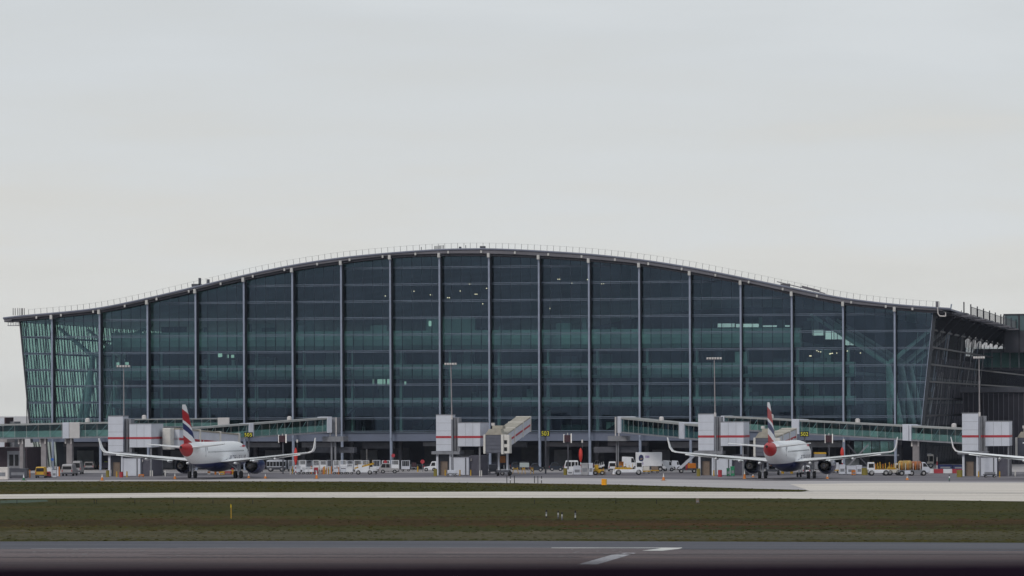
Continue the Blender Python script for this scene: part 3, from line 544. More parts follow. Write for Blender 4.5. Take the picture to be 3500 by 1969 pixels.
# ------------------------------------------------------------------ glazed corridors (walkways between building and gates)
M_FRAME = mat('frame_grey', (0.30, 0.31, 0.31), 0.6, 0, 0.15); M_REAR = mat('corridor_rear', (0.16, 0.165, 0.165), 0.7, 0, 0.5, 0.5)
def corridor(label, a, b, ya, yb_, step=1.9, boxes=(), domes=(), glassm=None, piers=()):
    # a,b = (px, ytop, ybot)
    R = thing('glazed_corridor', label, 'walkway', group='glazed corridors above the apron')
    A0, A1 = V(a[0], a[2], ya), V(a[0], a[1], ya); B0, B1 = V(b[0], b[2], yb_), V(b[0], b[1], yb_)
    dv = Vector((B0.x - A0.x, B0.y - A0.y, 0)); ln = dv.length; d = dv / ln; nrm = Vector((-d.y, d.x, 0)); W = 2.6
    def P(t, zf, off): 
        q = A0.lerp(B0, t); q1 = A1.lerp(B1, t); return Vector((q.x, q.y, q.z + (q1.z - q.z) * zf)) + nrm * off
    def slab(z0, z1, o0, o1, nm, m):
        r0 = [P(0, z0, o0), P(0, z0, o1), P(0, z1, o1), P(0, z1, o0)]; r1 = [P(1, z0, o0), P(1, z0, o1), P(1, z1, o1), P(1, z1, o0)]; MB().loft([r0, r1]).build(nm, m, R)
    slab(0.0, 0.10, -0.05, W, 'floor_beam', M_GREY); slab(0.88, 0.99, -0.08, W + 0.1, 'roof', M_FRAME); slab(0.11, 0.50, 0.25, 0.32, 'inner_balustrade', M_TEAL); slab(0.11, 0.87, W - 0.1, W, 'rear_wall', M_REAR)
    n = max(3, int(ln / step)); pos = MB; 
    for i in range(n):
        t0, t1 = i / n + 0.06 / ln, (i + 1) / n - 0.06 / ln
        MB().loft([[P(t0, .105, 0), P(t0, .105, .03), P(t0, .875, .03), P(t0, .875, 0)], [P(t1, .105, 0), P(t1, .105, .03), P(t1, .875, .03), P(t1, .875, 0)]]).build('pane', glassm or GLB, R)
        MB().bar(P(i / n, .0, -0.03), P(i / n, 1.0, -0.03), 0.045).build('mullion', M_FRAME, R)
        if i % 2 == 0 or i % 5 == 1: MB().bar(P(i / n, .12, 0.12), P(min(1, (i + 0.9) / n), .87, 0.12), 0.06).build('brace', M_CLAD, R)
        if (i * 7) % 5 < 2: MB().cbox(P((i + .5) / n, .68, 1.9), (1.5, 0.1, 1.0)).build('poster', M_DK if i % 2 else M_BROWN, R)
    for px, wpx, f0, f1 in boxes:
        yy = ya + (yb_ - ya) * (px - a[0]) / (b[0] - a[0]); t = (VX(px, yy) - A0.x) / (B0.x - A0.x); t2 = (VX(px + wpx, yy) - A0.x) / (B0.x - A0.x)
        o = -0.25; MB().loft([[P(t, f0, o), P(t, f0, W + .1), P(t, f1, W + .1), P(t, f1, o)], [P(t2, f0, o), P(t2, f0, W + .1), P(t2, f1, W + .1), P(t2, f1, o)]]).build('junction_panel', M_CLAD if wpx < 30 else mat('panel_pale', (0.52, 0.50, 0.50), 0.6, 0, 0.06), R, bevel=0.03)
    for px in domes:
        t = (VX(px, (ya + yb_) / 2) - A0.x) / (B0.x - A0.x); c = P(min(max(t, 0), 1), 1.0, 0.8)
        MB().tube(c, c + Vector((0, 0, 0.5)), 0.42, 0.40, n=14).tube(c + Vector((0, 0, 0.5)), c + Vector((0, 0, 0.68)), 0.42, 0.2, n=14).build('roof_vent', M_LAMPG, R, smooth=True)
    for px, wpx in piers:
        t = (VX(px, (ya + yb_) / 2) - A0.x) / (B0.x - A0.x); c = P(t, 0, W / 2); hw = wpx * mpp(c) / 2
        MB().box(c.x - hw, c.x + hw, c.y - 0.5, c.y + 0.5, 0, c.z - 0.02).build('pier', M_CONC, R, bevel=0.05)
        [MB().box(c.x + hw * q - .12, c.x + hw * q + .12, c.y - 0.7, c.y - 0.52, c.z - 0.9, c.z + 0.1).build('pier_bracket', M_LAMPG, R) for q in (-1.2, .8)]
    return R
corridor('green glazed corridor on piers at the left edge, running behind the leftmost service tower', (-150, 1452, 1503), (372, 1441, 1497), -46, -42, 1.9, ((214, 21, 0, 1.0), (237, 34, 0, 1.0)), (288,), piers=((73, 13), (145, 18), (229, 20)))
corridor('distant level glazed corridor ending in a white box, above the left aircraft', (446, 1432, 1462), (781, 1429, 1459), -24, -20, 1.5, ((744, 37, 0.0, 1.05),), (500,))
corridor('long glazed corridor climbing rightwards behind the tail of the left aircraft', (655, 1462, 1512), (1128, 1426, 1479), -40, -16, 1.6, ((850, 11, 0.1, 1.0), (1117, 11, 0.0, 1.03)), (700, 973))
corridor('dark glazed corridor sloping down to the second service tower from the right', (2116, 1425, 1480), (2390, 1452, 1505), -18, -44, 1.9, ((2115, 12, 0.0, 1.03), (2325, 21, 0, 1.05)), (2245,), glassm=GL)
corridor('longest glazed corridor sloping down to the right edge behind the right aircraft', (2466, 1421, 1468), (3292, 1463, 1518), -22, -44, 1.5, ((2466, 12, 0.35, 1.0), (2708, 27, 0, 1.02), (3087, 22, 0, 1.05), (3110, 7, 0, 1.02)), (2610, 2925, 3268), piers=((3128, 22),))
# dark slate landing boxes at the corridor ends
def landing(name, label, px0, px1, y0, y1, Y, m=M_GREY, leg=None):
    R = thing(name, label, 'walkway end'); a = V(px0, y1, Y); b = V(px1, y0, Y)
    MB().box(a.x, b.x, Y, Y + 3, a.z, b.z).build('cabin', m, R, bevel=0.03)
    h = (b.z - a.z); MB().box(a.x - 0.1, a.x + 0.08, Y - 0.1, Y - 0.02, a.z - 0.5, b.z).box(b.x - 0.08, b.x + 0.1, Y - 0.1, Y - 0.02, a.z - 0.5, b.z).build('frame', M_LAMPG, R)
    MB().box(a.x - 1.2, b.x + 1.5, Y - 1, Y + 3, a.z - 1.4, a.z - 0.52).build('landing_deck', M_GREY, R); MB().box(a.x - 4, b.x + 3, Y + 1, Y + 3, a.z - 3.4, a.z - 2.4).build('lower_beam', M_DGREY, R)
    for q in (a.x + 0.2, b.x - 0.2): MB().box(q - 0.15, q + 0.15, Y, Y + 0.3, 0, a.z - 1.42).build('leg', M_GREY, R)
landing('corridor_landing', 'grey landing cabin at the right end of the climbing glazed corridor', 1129, 1149, 1427, 1482, -15)
landing('corridor_landing', 'grey landing cabin at the left end of the dark glazed corridor', 2104, 2115, 1425, 1480, -17)

# ------------------------------------------------------------------ service towers at the stands
def tower(px, label, py=1625):
    b = G(px, py); k = mpp(b); R = thing('service_tower', label, 'tower', (b.x, b.y, 0), group='pale service towers with a red stripe')
    MB().box(0, 2.55, 0, 3.2, 4.0, 9.9).build('stair_shaft', M_CLAD, R, bevel=0.03)
    MB().box(-0.03, 2.58, -0.03, 3.23, 6.12, 6.48).build('red_stripe', M_RED, R)
    MB().box(-0.05, 2.6, -0.05, 3.25, 9.9, 10.02).build('shaft_cap', M_GREY, R)
    MB().box(2.56, 3.65, 0.9, 3.0, 4.0, 9.5).build('recess_panel', M_GREY, R); MB().box(2.57, 3.66, 0.86, 0.89, 6.12, 6.48).build('red_stripe', M_RED, R)
    MB().box(3.66, 7.4, 0, 7.2, 4.75, 8.6).build('upper_cabin', M_CLAD, R, bevel=0.03)
    MB().box(3.63, 7.43, -0.03, 7.23, 6.12, 6.48).build('red_stripe', M_RED, R)
    MB().box(3.62, 7.44, -0.04, 7.24, 8.6, 8.7).build('cabin_cap', M_GREY, R)
    for lx, ly in ((3.7, .3), (7.1, .3), (7.1, 6.6)): MB().box(lx, lx + .25, ly, ly + .25, 0, 4.74).build('leg', M_GREY, R)
    MB().box(-0.7, 4.0, -0.5, 3.4, 3.45, 3.95).build('canopy', M_GREY, R, bevel=0.02)
    MB().box(0.0, 0.35, 0.0, 0.35, 0, 3.44).build('base_post', M_CLAD, R); MB().box(2.2, 2.5, 0.0, 0.35, 0, 3.44).build('base_post', M_CLAD, R)
    MB().box(0.2, 2.4, 1.2, 1.4, 0, 3.44).build('back_wall', M_DGREY, R)
    MB().box(0.5, 1.7, 1.0, 1.18, 0, 2.3).build('door', M_BROWN, R)
    MB().box(2.55, 5.45, 0.1, 3.2, 0.05, 3.15).build('plant_box', M_CLAD, R, bevel=0.03)
    MB().box(4.85, 5.0, 0.02, 0.09, 0.1, 2.9).box(2.5, 5.5, 0.0, 0.09, 3.0, 3.2).build('plant_box_trim', M_DGREY, R)
    MB().box(5.5, 7.3, 0.8, 6.8, 0.05, 3.3).build('rear_store', mat('store_grey', (0.085, 0.082, 0.11), 0.6), R)
    for z in (5.05, 7.3, 8.6): MB().box(0.01, 2.54, -0.008, 0.0, z, z + .035).build('panel_seam', M_GREY, R)
    for x in (4.9, 6.15): MB().box(x, x + .035, -0.008, 0.0, 4.8, 6.1).box(x, x + .035, -0.008, 0.0, 6.5, 8.55).build('panel_seam', M_GREY, R)
    MB().tube((2.75, 0.7, 0.2), (2.75, 0.7, 9.4), 0.07, n=8).build('downpipe', M_DGREY, R); MB().tube((3.2, 0.75, 4.0), (3.2, 0.75, 9.4), 0.045, n=8).build('cable_riser', M_BLACK, R)
    MB().tube((5.75, 0.5, 2.35), (5.75, 0.5, 2.75), 0.07).build('wall_light', M_LAMPG, R)
    return R
tower(370, 'leftmost pale service tower with red stripe, left of the aircraft tail', 1628)
tower(1491, 'pale service tower with red stripe near the middle, beside the boarding cab')
tower(2387, 'pale service tower with red stripe behind the left wing of the right aircraft', 1625)
tower(3289, 'pale service tower with red stripe at the right edge of the photo', 1628)

# ------------------------------------------------------------------ boarding cabs / solid jet bridges
def tunnel(R, a, b, wd, h, m=M_CLAD):
    a = Vector(a); b = Vector(b); d = b - a; hd = Vector((d.x, d.y, 0)).normalized(); n = Vector((-hd.y, hd.x, 0)) * wd / 2; u = Vector((0, 0, h))
    MB().loft([[a - n, a + n, a + n + u, a - n + u], [b - n, b + n, b + n + u, b - n + u]]).build('tunnel', m, R, bevel=0.03)
    n2 = n * 1.06; e = 0.02
    for z0, z1, mm, nm in ((0.42, 0.55, M_RED, 'red_stripe'), (1.0, 1.09, M_TAN, 'tunnel_roof')):
        MB().loft([[a - n2 + u*z0, a + n2 + u*z0, a + n2 + u*z1, a - n2 + u*z1], [b - n2 + u*z0, b + n2 + u*z0, b + n2 + u*z1, b - n2 + u*z1]]).build(nm, mm, R)
    for t in (0.33, 0.66, 0.97): c = a.lerp(b, t); n3 = n * 1.12; q = hd * 0.15; MB().loft([[c - n3 - q, c + n3 - q, c + n3 - q + u*1.12, c - n3 - q + u*1.12], [c - n3 + q, c + n3 + q, c + n3 + q + u*1.12, c - n3 + q + u*1.12]]).build('tunnel_frame', M_CREAM, R)
def cab(px, py, label, tgt, Y, sc=1.0, legs=True):
    base = V(px, py, Y); R = thing('boarding_bridge', label, 'boarding bridge', (0, 0, 0), group='boarding bridges with dark bellows')
    x, z = base.x, base.z; W = 2.55 * sc; H = 2.95 * sc
    MB().box(x, x + W, Y, Y + 0.5, z, z + H).build('bellows', M_BEL, R)
    for k in range(5): MB().box(x + 0.02, x + W - 0.02, Y - 0.08, Y - 0.01, z + 0.1 + k * H / 5, z + 0.2 + k * H / 5).build('bellows_fold', M_BEL, R)
    MB().box(x - 0.36, x - 0.01, Y - 0.15, Y + 2.5, z - 0.1, z + H + 0.05).build('side_frame', M_CREAM, R, bevel=0.04); MB().box(x + W + 0.01, x + W + 0.42, Y - 0.15, Y + 2.5, z - 0.2, z + H + 0.05).build('side_frame', M_CREAM, R, bevel=0.04)
    MB().prism([(x - 0.1, z + H), (x + W + 0.2, z + H), (x + W - 0.05, z + H + 0.95), (x + 0.55, z + H + 0.95)], 'y', Y - 0.1, Y + 2.2).build('cab_roof', M_TAN, R, bevel=0.03)
    MB().box(x + W + 0.43, x + W + 1.35, Y + 0.1, Y + 2.0, z - 0.05, z + H).build('control_cabin', M_CREAM, R, bevel=0.03)
    MB().box(x + W + 0.5, x + W + 0.95, Y + 0.03, Y + 0.09, z + 0.35, z + 0.95).box(x + W + 0.5, x + W + 0.95, Y + 0.03, Y + 0.09, z + 1.5, z + 2.1).build('window', M_BLACK, R)
    a = Vector((x + W * 0.7, Y + 2.3, z + 0.6)); tunnel(R, a, tgt, 2.3, 2.3)
    MB().box(x + 0.9, x + 2.6, Y + 1.0, Y + 3.5, z + H + 0.97, z + H + 1.5).build('roof_box', M_TAN, R)
    MB().tube((x + 1.0, Y + 1.2, z + H + 1.5), (x + 1.0, Y + 1.2, z + H + 1.95), 0.3, n=12).build('roof_vent', M_LAMPG, R)
    if legs:
        lx = x + W * 0.9; MB().box(lx - 0.9, lx - 0.6, Y + 3, Y + 3.3, 0.8, z).box(lx + 0.5, lx + 0.8, Y + 3, Y + 3.3, 0.8, z).build('lift_column', M_CLAD, R); MB().box(lx - 1.0, lx + 1.0, Y + 2.6, Y + 3.7, 0.55, 0.95).build('bogie', M_DGREY, R)
        MB().box(lx - 0.5, lx + 0.35, Y + 2.9, Y + 3.3, z - 1.6, z - 0.5).build('drive_unit', mat('rust_orange', (0.28, 0.10, 0.02), 0.6), R)
        for q in (-1.05, 0.85): MB().tube((lx + q, Y + 3.1, 0.48), (lx + q + 0.3, Y + 3.1, 0.48), 0.48, n=16).build('wheel', M_BLACK, R)
    return R
cab(1660, 1549, 'cream boarding bridge with dark square bellows in the middle of the photo', V(1792, 1474, -42), -62)
t_ = V(2700, 1515, -40); cab(2583, 1560, 'boarding bridge with grey bellows just behind the tail of the right aircraft', t_, -56, 1.0)
t_ = V(3700, 1520, -42); cab(3478, 1560, 'boarding bridge cut off by the right edge of the photo', t_, -56, 1.0)
R = thing('boarding_bridge', 'cream boarding bridge reaching down behind the fin of the left aircraft', 'boarding bridge', group='boarding bridges with dark bellows')
tunnel(R, V(590, 1530, -54), V(800, 1548, -38), 2.8, 3.0); MB().cbox(V(577, 1500, -55), (1.4, 3, 3.6)).build('rotunda', M_CREAM, R, bevel=0.1)

# ------------------------------------------------------------------ floodlight masts
def mast(px, pyh, py0, label, lean=0.0, nl=6, span=46):
    b = G(px, py0); k = mpp(b); top = V(px, pyh, b.y); R = thing('floodlight_mast', label, 'light mast', (b.x, b.y, 0), group='floodlight masts along the stands')
    H = top.z; MB().tube((0, 0, 0), (-lean, 0, H * 0.52), 0.16, 0.13, n=12).build('lower_pole', M_GREY, R, smooth=True); MB().tube((-lean, 0, H * 0.52), (-2 * lean, 0, H), 0.11, 0.07, n=12).build('upper_pole', M_CONC, R, smooth=True)
    MB().tube((-lean, 0, H * 0.52 - 0.3), (-lean, 0, H * 0.52 + 0.35), 0.17, n=12).build('pole_joint', M_LAMPG, R)
    MB().bar((-2*lean - span*k/2, 0, H - 0.25), (-2*lean + span*k/2, 0, H - 0.25), 0.08).build('crossbar', M_GREY, R)
    for i in range(nl):
        x = -2*lean - span*k/2 + (i + .5) * span*k/nl; MB().box(x - 0.15, x + 0.15, -0.35, 0.15, H - 0.2, H + 0.12).build('lamp_head', M_LAMPG, R, bevel=0.03)
mast(424, 1251, 1626, 'floodlight mast above the leftmost service tower', 0.0, 5, 50); mast(1548, 1243, 1627, 'floodlight mast beside the middle service tower', 0.14, 5, 44)
mast(2447, 1224, 1627, 'floodlight mast rising from the service tower left of the right aircraft', 0.1, 6, 54); mast(3350, 1221, 1629, 'floodlight mast at the right edge service tower', 0.05, 5, 40)

# ------------------------------------------------------------------ airliners
def finmat():
    m = bpy.data.materials.new('fin_paint'); m.use_nodes = True; t = m.node_tree; b = t.nodes['Principled BSDF']; b.inputs['Roughness'].default_value = 0.4; b.inputs['Specular IOR Level'].default_value = 0.25
    co = t.nodes.new('ShaderNodeTexCoord'); sp = t.nodes.new('ShaderNodeSeparateXYZ'); t.links.new(co.outputs['Object'], sp.inputs[0])
    a = t.nodes.new('ShaderNodeMath'); a.operation = 'MULTIPLY_ADD'; a.inputs[1].default_value = 0.28; t.links.new(sp.outputs['Y'], a.inputs[0]); t.links.new(sp.outputs['Z'], a.inputs[2])
    n = t.nodes.new('ShaderNodeTexNoise'); n.inputs['Scale'].default_value = 0.35; t.links.new(co.outputs['Object'], n.inputs['Vector'])
    a3 = t.nodes.new('ShaderNodeMath'); a3.operation = 'MULTIPLY_ADD'; a3.inputs[1].default_value = 0.4; t.links.new(n.outputs['Fac'], a3.inputs[0]); t.links.new(a.outputs[0], a3.inputs[2])
    mr_ = t.nodes.new('ShaderNodeMapRange'); mr_.inputs['From Min'].default_value = 6.0; mr_.inputs['From Max'].default_value = 14.0; t.links.new(a3.outputs[0], mr_.inputs['Value'])
    r = t.nodes.new('ShaderNodeValToRGB'); r.color_ramp.interpolation = 'CONSTANT'; e = r.color_ramp.elements
    W_, Rr, Bb = (0.72, 0.72, 0.74, 1), (0.36, 0.008, 0.012, 1), (0.015, 0.022, 0.11, 1)
    e[0].position = 0; e[0].color = Rr; e[1].position = 0.69; e[1].color = W_
    for p, c in ((0.19, W_), (0.31, Bb), (0.43, W_), (0.49, Rr)): x = e.new(p); x.color = c
    t.links.new(mr_.outputs[0], r.inputs[0]); t.links.new(r.outputs[0], b.inputs['Base Color']); return m
def fusmat():
    m = bpy.data.materials.new('fuselage_paint'); m.use_nodes = True; t = m.node_tree; b = t.nodes['Principled BSDF']; b.inputs['Roughness'].default_value = 0.38; b.inputs['Specular IOR Level'].default_value = 0.3
    co = t.nodes.new('ShaderNodeTexCoord'); sp = t.nodes.new('ShaderNodeSeparateXYZ'); t.links.new(co.outputs['Object'], sp.inputs[0])
    def less(src, v): q = t.nodes.new('ShaderNodeMath'); q.operation = 'LESS_THAN'; q.inputs[1].default_value = v; t.links.new(src, q.inputs[0]); return q.outputs[0]
    m1 = t.nodes.new('ShaderNodeMix'); m1.data_type = 'RGBA'; m1.inputs['A'].default_value = (0.82, 0.83, 0.85, 1); m1.inputs['B'].default_value = (0.012, 0.022, 0.12, 1)
    z2 = t.nodes.new('ShaderNodeMath'); z2.operation = 'MULTIPLY_ADD'; z2.inputs[1].default_value = -0.02; t.links.new(sp.outputs['Y'], z2.inputs[0]); t.links.new(sp.outputs['Z'], z2.inputs[2]); t.links.new(less(z2.outputs[0], 2.28), m1.inputs['Factor'])
    m2 = t.nodes.new('ShaderNodeMix'); m2.data_type = 'RGBA'; t.links.new(m1.outputs['Result'], m2.inputs['A']); m2.inputs['B'].default_value = (0.40, 0.010, 0.012, 1); t.links.new(less(sp.outputs['Y'], 3.3), m2.inputs['Factor'])
    t.links.new(m2.outputs['Result'], b.inputs['Base Color']); return m
FUSM = fusmat(); FINM = finmat(); M_HOT = mat('nozzle_metal', (0.10, 0.09, 0.08), 0.4, 0.8); M_TYRE = mat('tyre', (0.012, 0.012, 0.014), 0.8); M_NAC = mat('nacelle_navy', (0.012, 0.02, 0.10), 0.3, 0, 0.1, coat=0.5)
GEARY = 19.9
def airliner(label, loc, rz):
    # local frame: +Y forward (nose), X right, tail tip at y=0
    R = thing('airliner', label, 'aircraft', loc, rz, 'parked airliners with union flag tails')
    OFF = Vector((0, -GEARY, 0))
    def B(mb, nm, m, parent=R, smooth=True, bevel=0.0):
        o = mb.build(nm, m, parent, smooth=smooth, bevel=bevel); 
        if parent is R: o.location = OFF
        return o
    sec = [(0, .22, 5.15), (0.5, .42, 5.08), (1.6, .72, 4.95), (3.2, 1.02, 4.75), (5.5, 1.38, 4.45), (8, 1.70, 4.15), (10.5, 1.93, 3.90), (12.5, 2.03, 3.78), (30.5, 2.03, 3.75), (32.5, 1.97, 3.72), (34.5, 1.70, 3.58), (36, 1.28, 3.38), (37, .80, 3.2), (37.5, .3, 3.1), (37.57, .05, 3.08)]
    n = 36; rings = []
    for y, r, z in sec: rings.append([(r * math.cos(2*math.pi*k/n) * 0.975, y, z + r * math.sin(2*math.pi*k/n) * 1.03) for k in range(n)])
    fus = B(MB().loft(rings), 'fuselage', FUSM)
    o = MB().tube((0, -0.05, 5.15), (0, 0.3, 5.15), 0.2, n=14).build('exhaust', M_BLACK, fus)
    # cabin windows, titles, antenna
    mb = MB()
    for s in (-1, 1):
        for k in range(38):
            y = 9.5 + k * 0.56; r = float(np.interp(y, [q[0] for q in sec], [q[1] for q in sec])); zc = float(np.interp(y, [q[0] for q in sec], [q[2] for q in sec]))
            z = 4.25; x = s * 0.975 * math.sqrt(max(0, r*r - ((z - zc)/1.03)**2)); mb.box(x - 0.012, x + 0.012, y, y + 0.17, z - 0.14, z + 0.14)
    ow_ = mb.build('window_row', M_DGREY, fus, kind='stuff')
    for s, yy in ((1, 33.3), (-1, 33.3), (1, 8.3), (-1, 8.3)):
        r = float(np.interp(yy, [q[0] for q in sec], [q[1] for q in sec])); zc = float(np.interp(yy, [q[0] for q in sec], [q[2] for q in sec]))
        MB().box(s * (r * 0.965) - 0.03, s * (r * 0.965) + 0.03, yy, yy + 0.06, zc - 0.5, zc + 1.1).box(s * (r * 0.965) - 0.03, s * (r * 0.965) + 0.03, yy + .8, yy + 0.86, zc - 0.5, zc + 1.1).build('door_outline', M_GREY, fus)
    for y in (13, 21, 26.5): MB().prism([(y, 5.75), (y + .35, 5.75), (y + .12, 6.2), (y - .05, 6.2)], 'x', -0.02, 0.02).build('antenna', M_LIGHT, fus)
    # lettering wrapped on the right and left sides
    for s in (1, -1):
        cu = bpy.data.curves.new('titles', 'FONT'); cu.body = 'BRITISH AIRWAYS'; cu.size = 1.25; cu.resolution_u = 2; to = bpy.data.objects.new('t', cu); COL.objects.link(to)
        dg = bpy.context.evaluated_depsgraph_get(); me = bpy.data.meshes.new_from_object(to.evaluated_get(dg)); bpy.data.objects.remove(to)
        wd = max(v.co.x for v in me.vertices)
        for v in me.vertices:
            yy = (21.5 + v.co.x) if s > 0 else (21.5 + wd - v.co.x); zz = 2.75 + v.co.y; v.co = (s * (0.975 * math.sqrt(max(0.01, 2.03**2 - ((zz - 3.75)/1.03)**2)) + 0.012), yy, zz)
        me.materials.clear(); me.materials.append(M_NAVY); to = bpy.data.objects.new('lettering', me); COL.objects.link(to); to.parent = fus
        q = []
        for yy, zz in ((28.5, 5.05), (32.2, 5.22), (33.0, 5.05), (31.5, 4.86), (29.5, 4.9)):
            q.append((s * (0.975 * math.sqrt(max(0.01, 2.0**2 - ((zz - 3.74)/1.03)**2)) + 0.04), yy, zz))
        MB().add(q + [(a_[0] - s * 0.05, a_[1], a_[2]) for a_ in q], [(0,1,2,3,4), (9,8,7,6,5)]).build('ribbon_emblem', M_RED, fus)
    # fin
    def foil(chord, th, n=10):
        up = [(t_, th * (math.sqrt(t_) * 1.45 - 0.6*t_ - 1.2*t_*t_*0.5 - 0.25*t_**3) * 0.5) for t_ in [0, .02, .08, .2, .35, .55, .75, 1.0]]
        return up
    def surf(stations, nm, m, axis='w', parent=R):
        # stations: (le xyz, chord, thickness, normal)
        rings = []
        for le, ch, th, nr in stations:
            prof = [0, .03, .12, .3, .5, .72, 1.0]; ths = [0, .5, .85, 1, .85, .5, .06]; le = Vector(le); nr = Vector(nr)
            rings.append([le + Vector((0, -ch * p, 0)) + nr * th/2 * h for p, h in zip(prof, ths)] + [le + Vector((0, -ch * p, 0)) - nr * th/2 * h for p, h in zip(prof[:0:-1], ths[:0:-1])])
        return B(MB().loft(rings), nm, m, parent)
    fin = surf([((0, 9.6, 5.2), 7.4, .62, (1,0,0)), ((0, 7.6, 6.1), 6.1, .56, (1,0,0)), ((0, 3.15, 11.4), 2.45, .26, (1,0,0)), ((0, 2.55, 11.78), 1.7, .1, (1,0,0))], 'tail_fin', FINM)
    for s in (-1, 1):
        surf([((s * .5, 6.6, 5.05), 3.6, .42, (0,0,1)), ((s * 6.2, 3.2, 5.62), 1.35, .16, (0,0,1))], 'stabilizer', M_AIR)
        # wing: root to kink to tip, dihedral, then upturned sharklet
        wg = surf([((s * 1.3, 24.6, 2.62), 7.4, .95, (0,0,1)), ((s * 2.0, 24.2, 2.68), 6.9, .85, (0,0,1)), ((s * 6.3, 21.9, 3.08), 4.3, .50, (0,0,1)), ((s * 15.6, 17.3, 4.02), 1.9, .30, (0,0,1)), ((s * 16.5, 16.8, 4.14), 1.65, .24, (0,0,1))], 'wing', M_AIR)
        MB().loft([[Vector(p) + Vector((0, -c_ * a_, 0)) + Vector((s * -math.sin(an), 0, math.cos(an))) * th * (1 if k_ == 0 else -1) for a_, k_ in ((0, 0), (.5, 0), (1, 0), (1, 1), (.5, 1), (0, 1))]
            for p, c_, th, an in (((s * 16.48, 16.8, 4.14), 1.65, .09, 0.1), ((s * 17.1, 16.4, 4.35), 1.5, .08, .6), ((s * 17.45, 16.0, 4.9), 1.3, .06, 1.15), ((s * 17.75, 15.0, 6.45), .55, .04, 1.35))]).build('sharklet', M_AIR, wg, smooth=True)
        # aileron drooped: catches light; flap track fairings
        MB().add([(s*11.2, 17.55, 3.50), (s*15.1, 15.75, 3.93), (s*15.1, 15.2, 3.74), (s*11.2, 16.9, 3.26), (s*11.2, 17.5, 3.22), (s*15.1, 15.7, 3.70)], [(0,1,2,3), (3,2,5,4), (0,4,5,1), (0,3,4), (1,5,2)]).build('aileron', M_AIR, wg)
        MB().add([(s*6.4, 17.9, 3.05), (s*11.1, 17.6, 3.49), (s*11.1, 17.0, 3.28), (s*6.4, 17.1, 2.80), (s*6.4, 17.8, 2.75), (s*11.1, 17.5, 3.24)], [(0,1,2,3), (3,2,5,4), (0,4,5,1), (0,3,4), (1,5,2)]).build('flap', mat('flap_grey', (0.58, 0.61, 0.63), 0.35, 0.1, 0.08), wg)
        for xx, yy, zz in ((3.9, 17.6, 2.42), (7.0, 17.5, 2.78), (10.6, 17.1, 3.12)):
            rg = []
            for t_, r_ in ((0, .05), (.3, .2), (1.2, .26), (2.2, .2), (3, .05)): rg.append([(s*xx + r_ * math.cos(2*math.pi*k/10), yy - 0.6 + t_, zz + r_ * math.sin(2*math.pi*k/10)) for k in range(10)])
            MB().loft(rg).build('flap_fairing', M_AIR, wg, smooth=True)
        # engine
        ex = s * 5.75; ey0 = 20.6; ez = 1.98; en = [(0, 1.06), (.7, 1.22), (1.8, 1.34), (3.0, 1.36), (4.1, 1.24), (4.5, 1.15)]
        rg = [[(ex + r_ * math.cos(2*math.pi*k/28), ey0 + y, ez + r_ * math.sin(2*math.pi*k/28)) for k in range(28)] for y, r_ in en]
        inn = [[(ex + r_ * math.cos(2*math.pi*k/28), ey0 + y, ez + r_ * math.sin(2*math.pi*k/28)) for k in range(28)] for y, r_ in ((4.5, 1.12), (4.0, .98), (2.6, .96), (2.0, 0.9), (0.8, .95), (0, 1.02))]
        eng = B(MB().loft(rg + inn + [rg[0]], cap=False), 'engine', M_NAC)
        rc = [[(ex + r_ * math.cos(2*math.pi*k/24), ey0 + y, ez + r_ * math.sin(2*math.pi*k/24)) for k in range(24)] for y, r_ in ((-1.15, .44), (-.5, .60), (.4, .74), (1.9, .80))]
        MB().loft(rc, cap=True).build('core_nozzle', M_HOT, eng, smooth=True)
        MB().loft([[(ex + r_ * math.cos(2*math.pi*k/16), ey0 + y, ez + r_ * math.sin(2*math.pi*k/16)) for k in range(16)] for y, r_ in ((-1.75, .03), (-1.2, .26), (-.9, .32))]).build('exhaust_cone', M_GREY, eng, smooth=True)
        MB().tube((ex, ey0 + 2.05, ez), (ex, ey0 + 2.15, ez), 0.97, n=24).build('fan_disc', M_BLACK, eng)
        MB().prism([(ey0 - .2, ez + 0.9), (ey0 + 3.4, ez + 1.25), (ey0 + 3.2, 2.9 + .15), (ey0 - .6, 2.9 - .25)], 'x', ex - 0.14, ex + 0.14).build('pylon', M_AIR, eng)
        # main gear
        gx_ = s * 3.79; g_ = B(MB().tube((gx_, GEARY, .5), (gx_ * .97, GEARY, 2.9), .14, n=12).bar((gx_, GEARY, 1.3), (gx_ * .55, GEARY + .2, 2.5), .14).box(gx_ + s*.25, gx_ + s*.31, GEARY - .5, GEARY + .5, 1.1, 2.7), 'main_gear', M_CLAD)
        for q in (-.46, .46): MB().tube((gx_ + q - .19, GEARY, .575), (gx_ + q + .19, GEARY, .575), .575, n=24).build('wheel', M_TYRE, g_, smooth=True)
    g_ = B(MB().tube((0, 32.5, .35), (0, 32.6, 2.4), .09, n=10), 'nose_gear', M_CLAD)
    for q in (-.25, .25): MB().tube((q - .11, 32.5, .38), (q + .11, 32.5, .38), .38, n=18).build('wheel', M_TYRE, g_, smooth=True)
    rg = [[(r_ * 1.0 * math.cos(2*math.pi*k/24), y, 2.35 + r_ * .62 * math.sin(2*math.pi*k/24)) for k in range(24)] for y, r_ in ((15.5, .3), (17.5, 1.6), (20, 2.15), (23, 2.15), (25.5, 1.5), (27, .3))]
    B(MB().loft(rg), 'belly_fairing', M_NAC)
    return R
g_ = G(736, 1634.5); airliner('parked airliner seen from behind, left half of the photo, tail beside the leftmost service tower', (g_.x, g_.y, 0), 0.0)
g2_ = G(2690, 1636); airliner('parked airliner seen from behind in the right half, whole aircraft with orange vehicles around', (g2_.x, g2_.y, 0), -0.03)
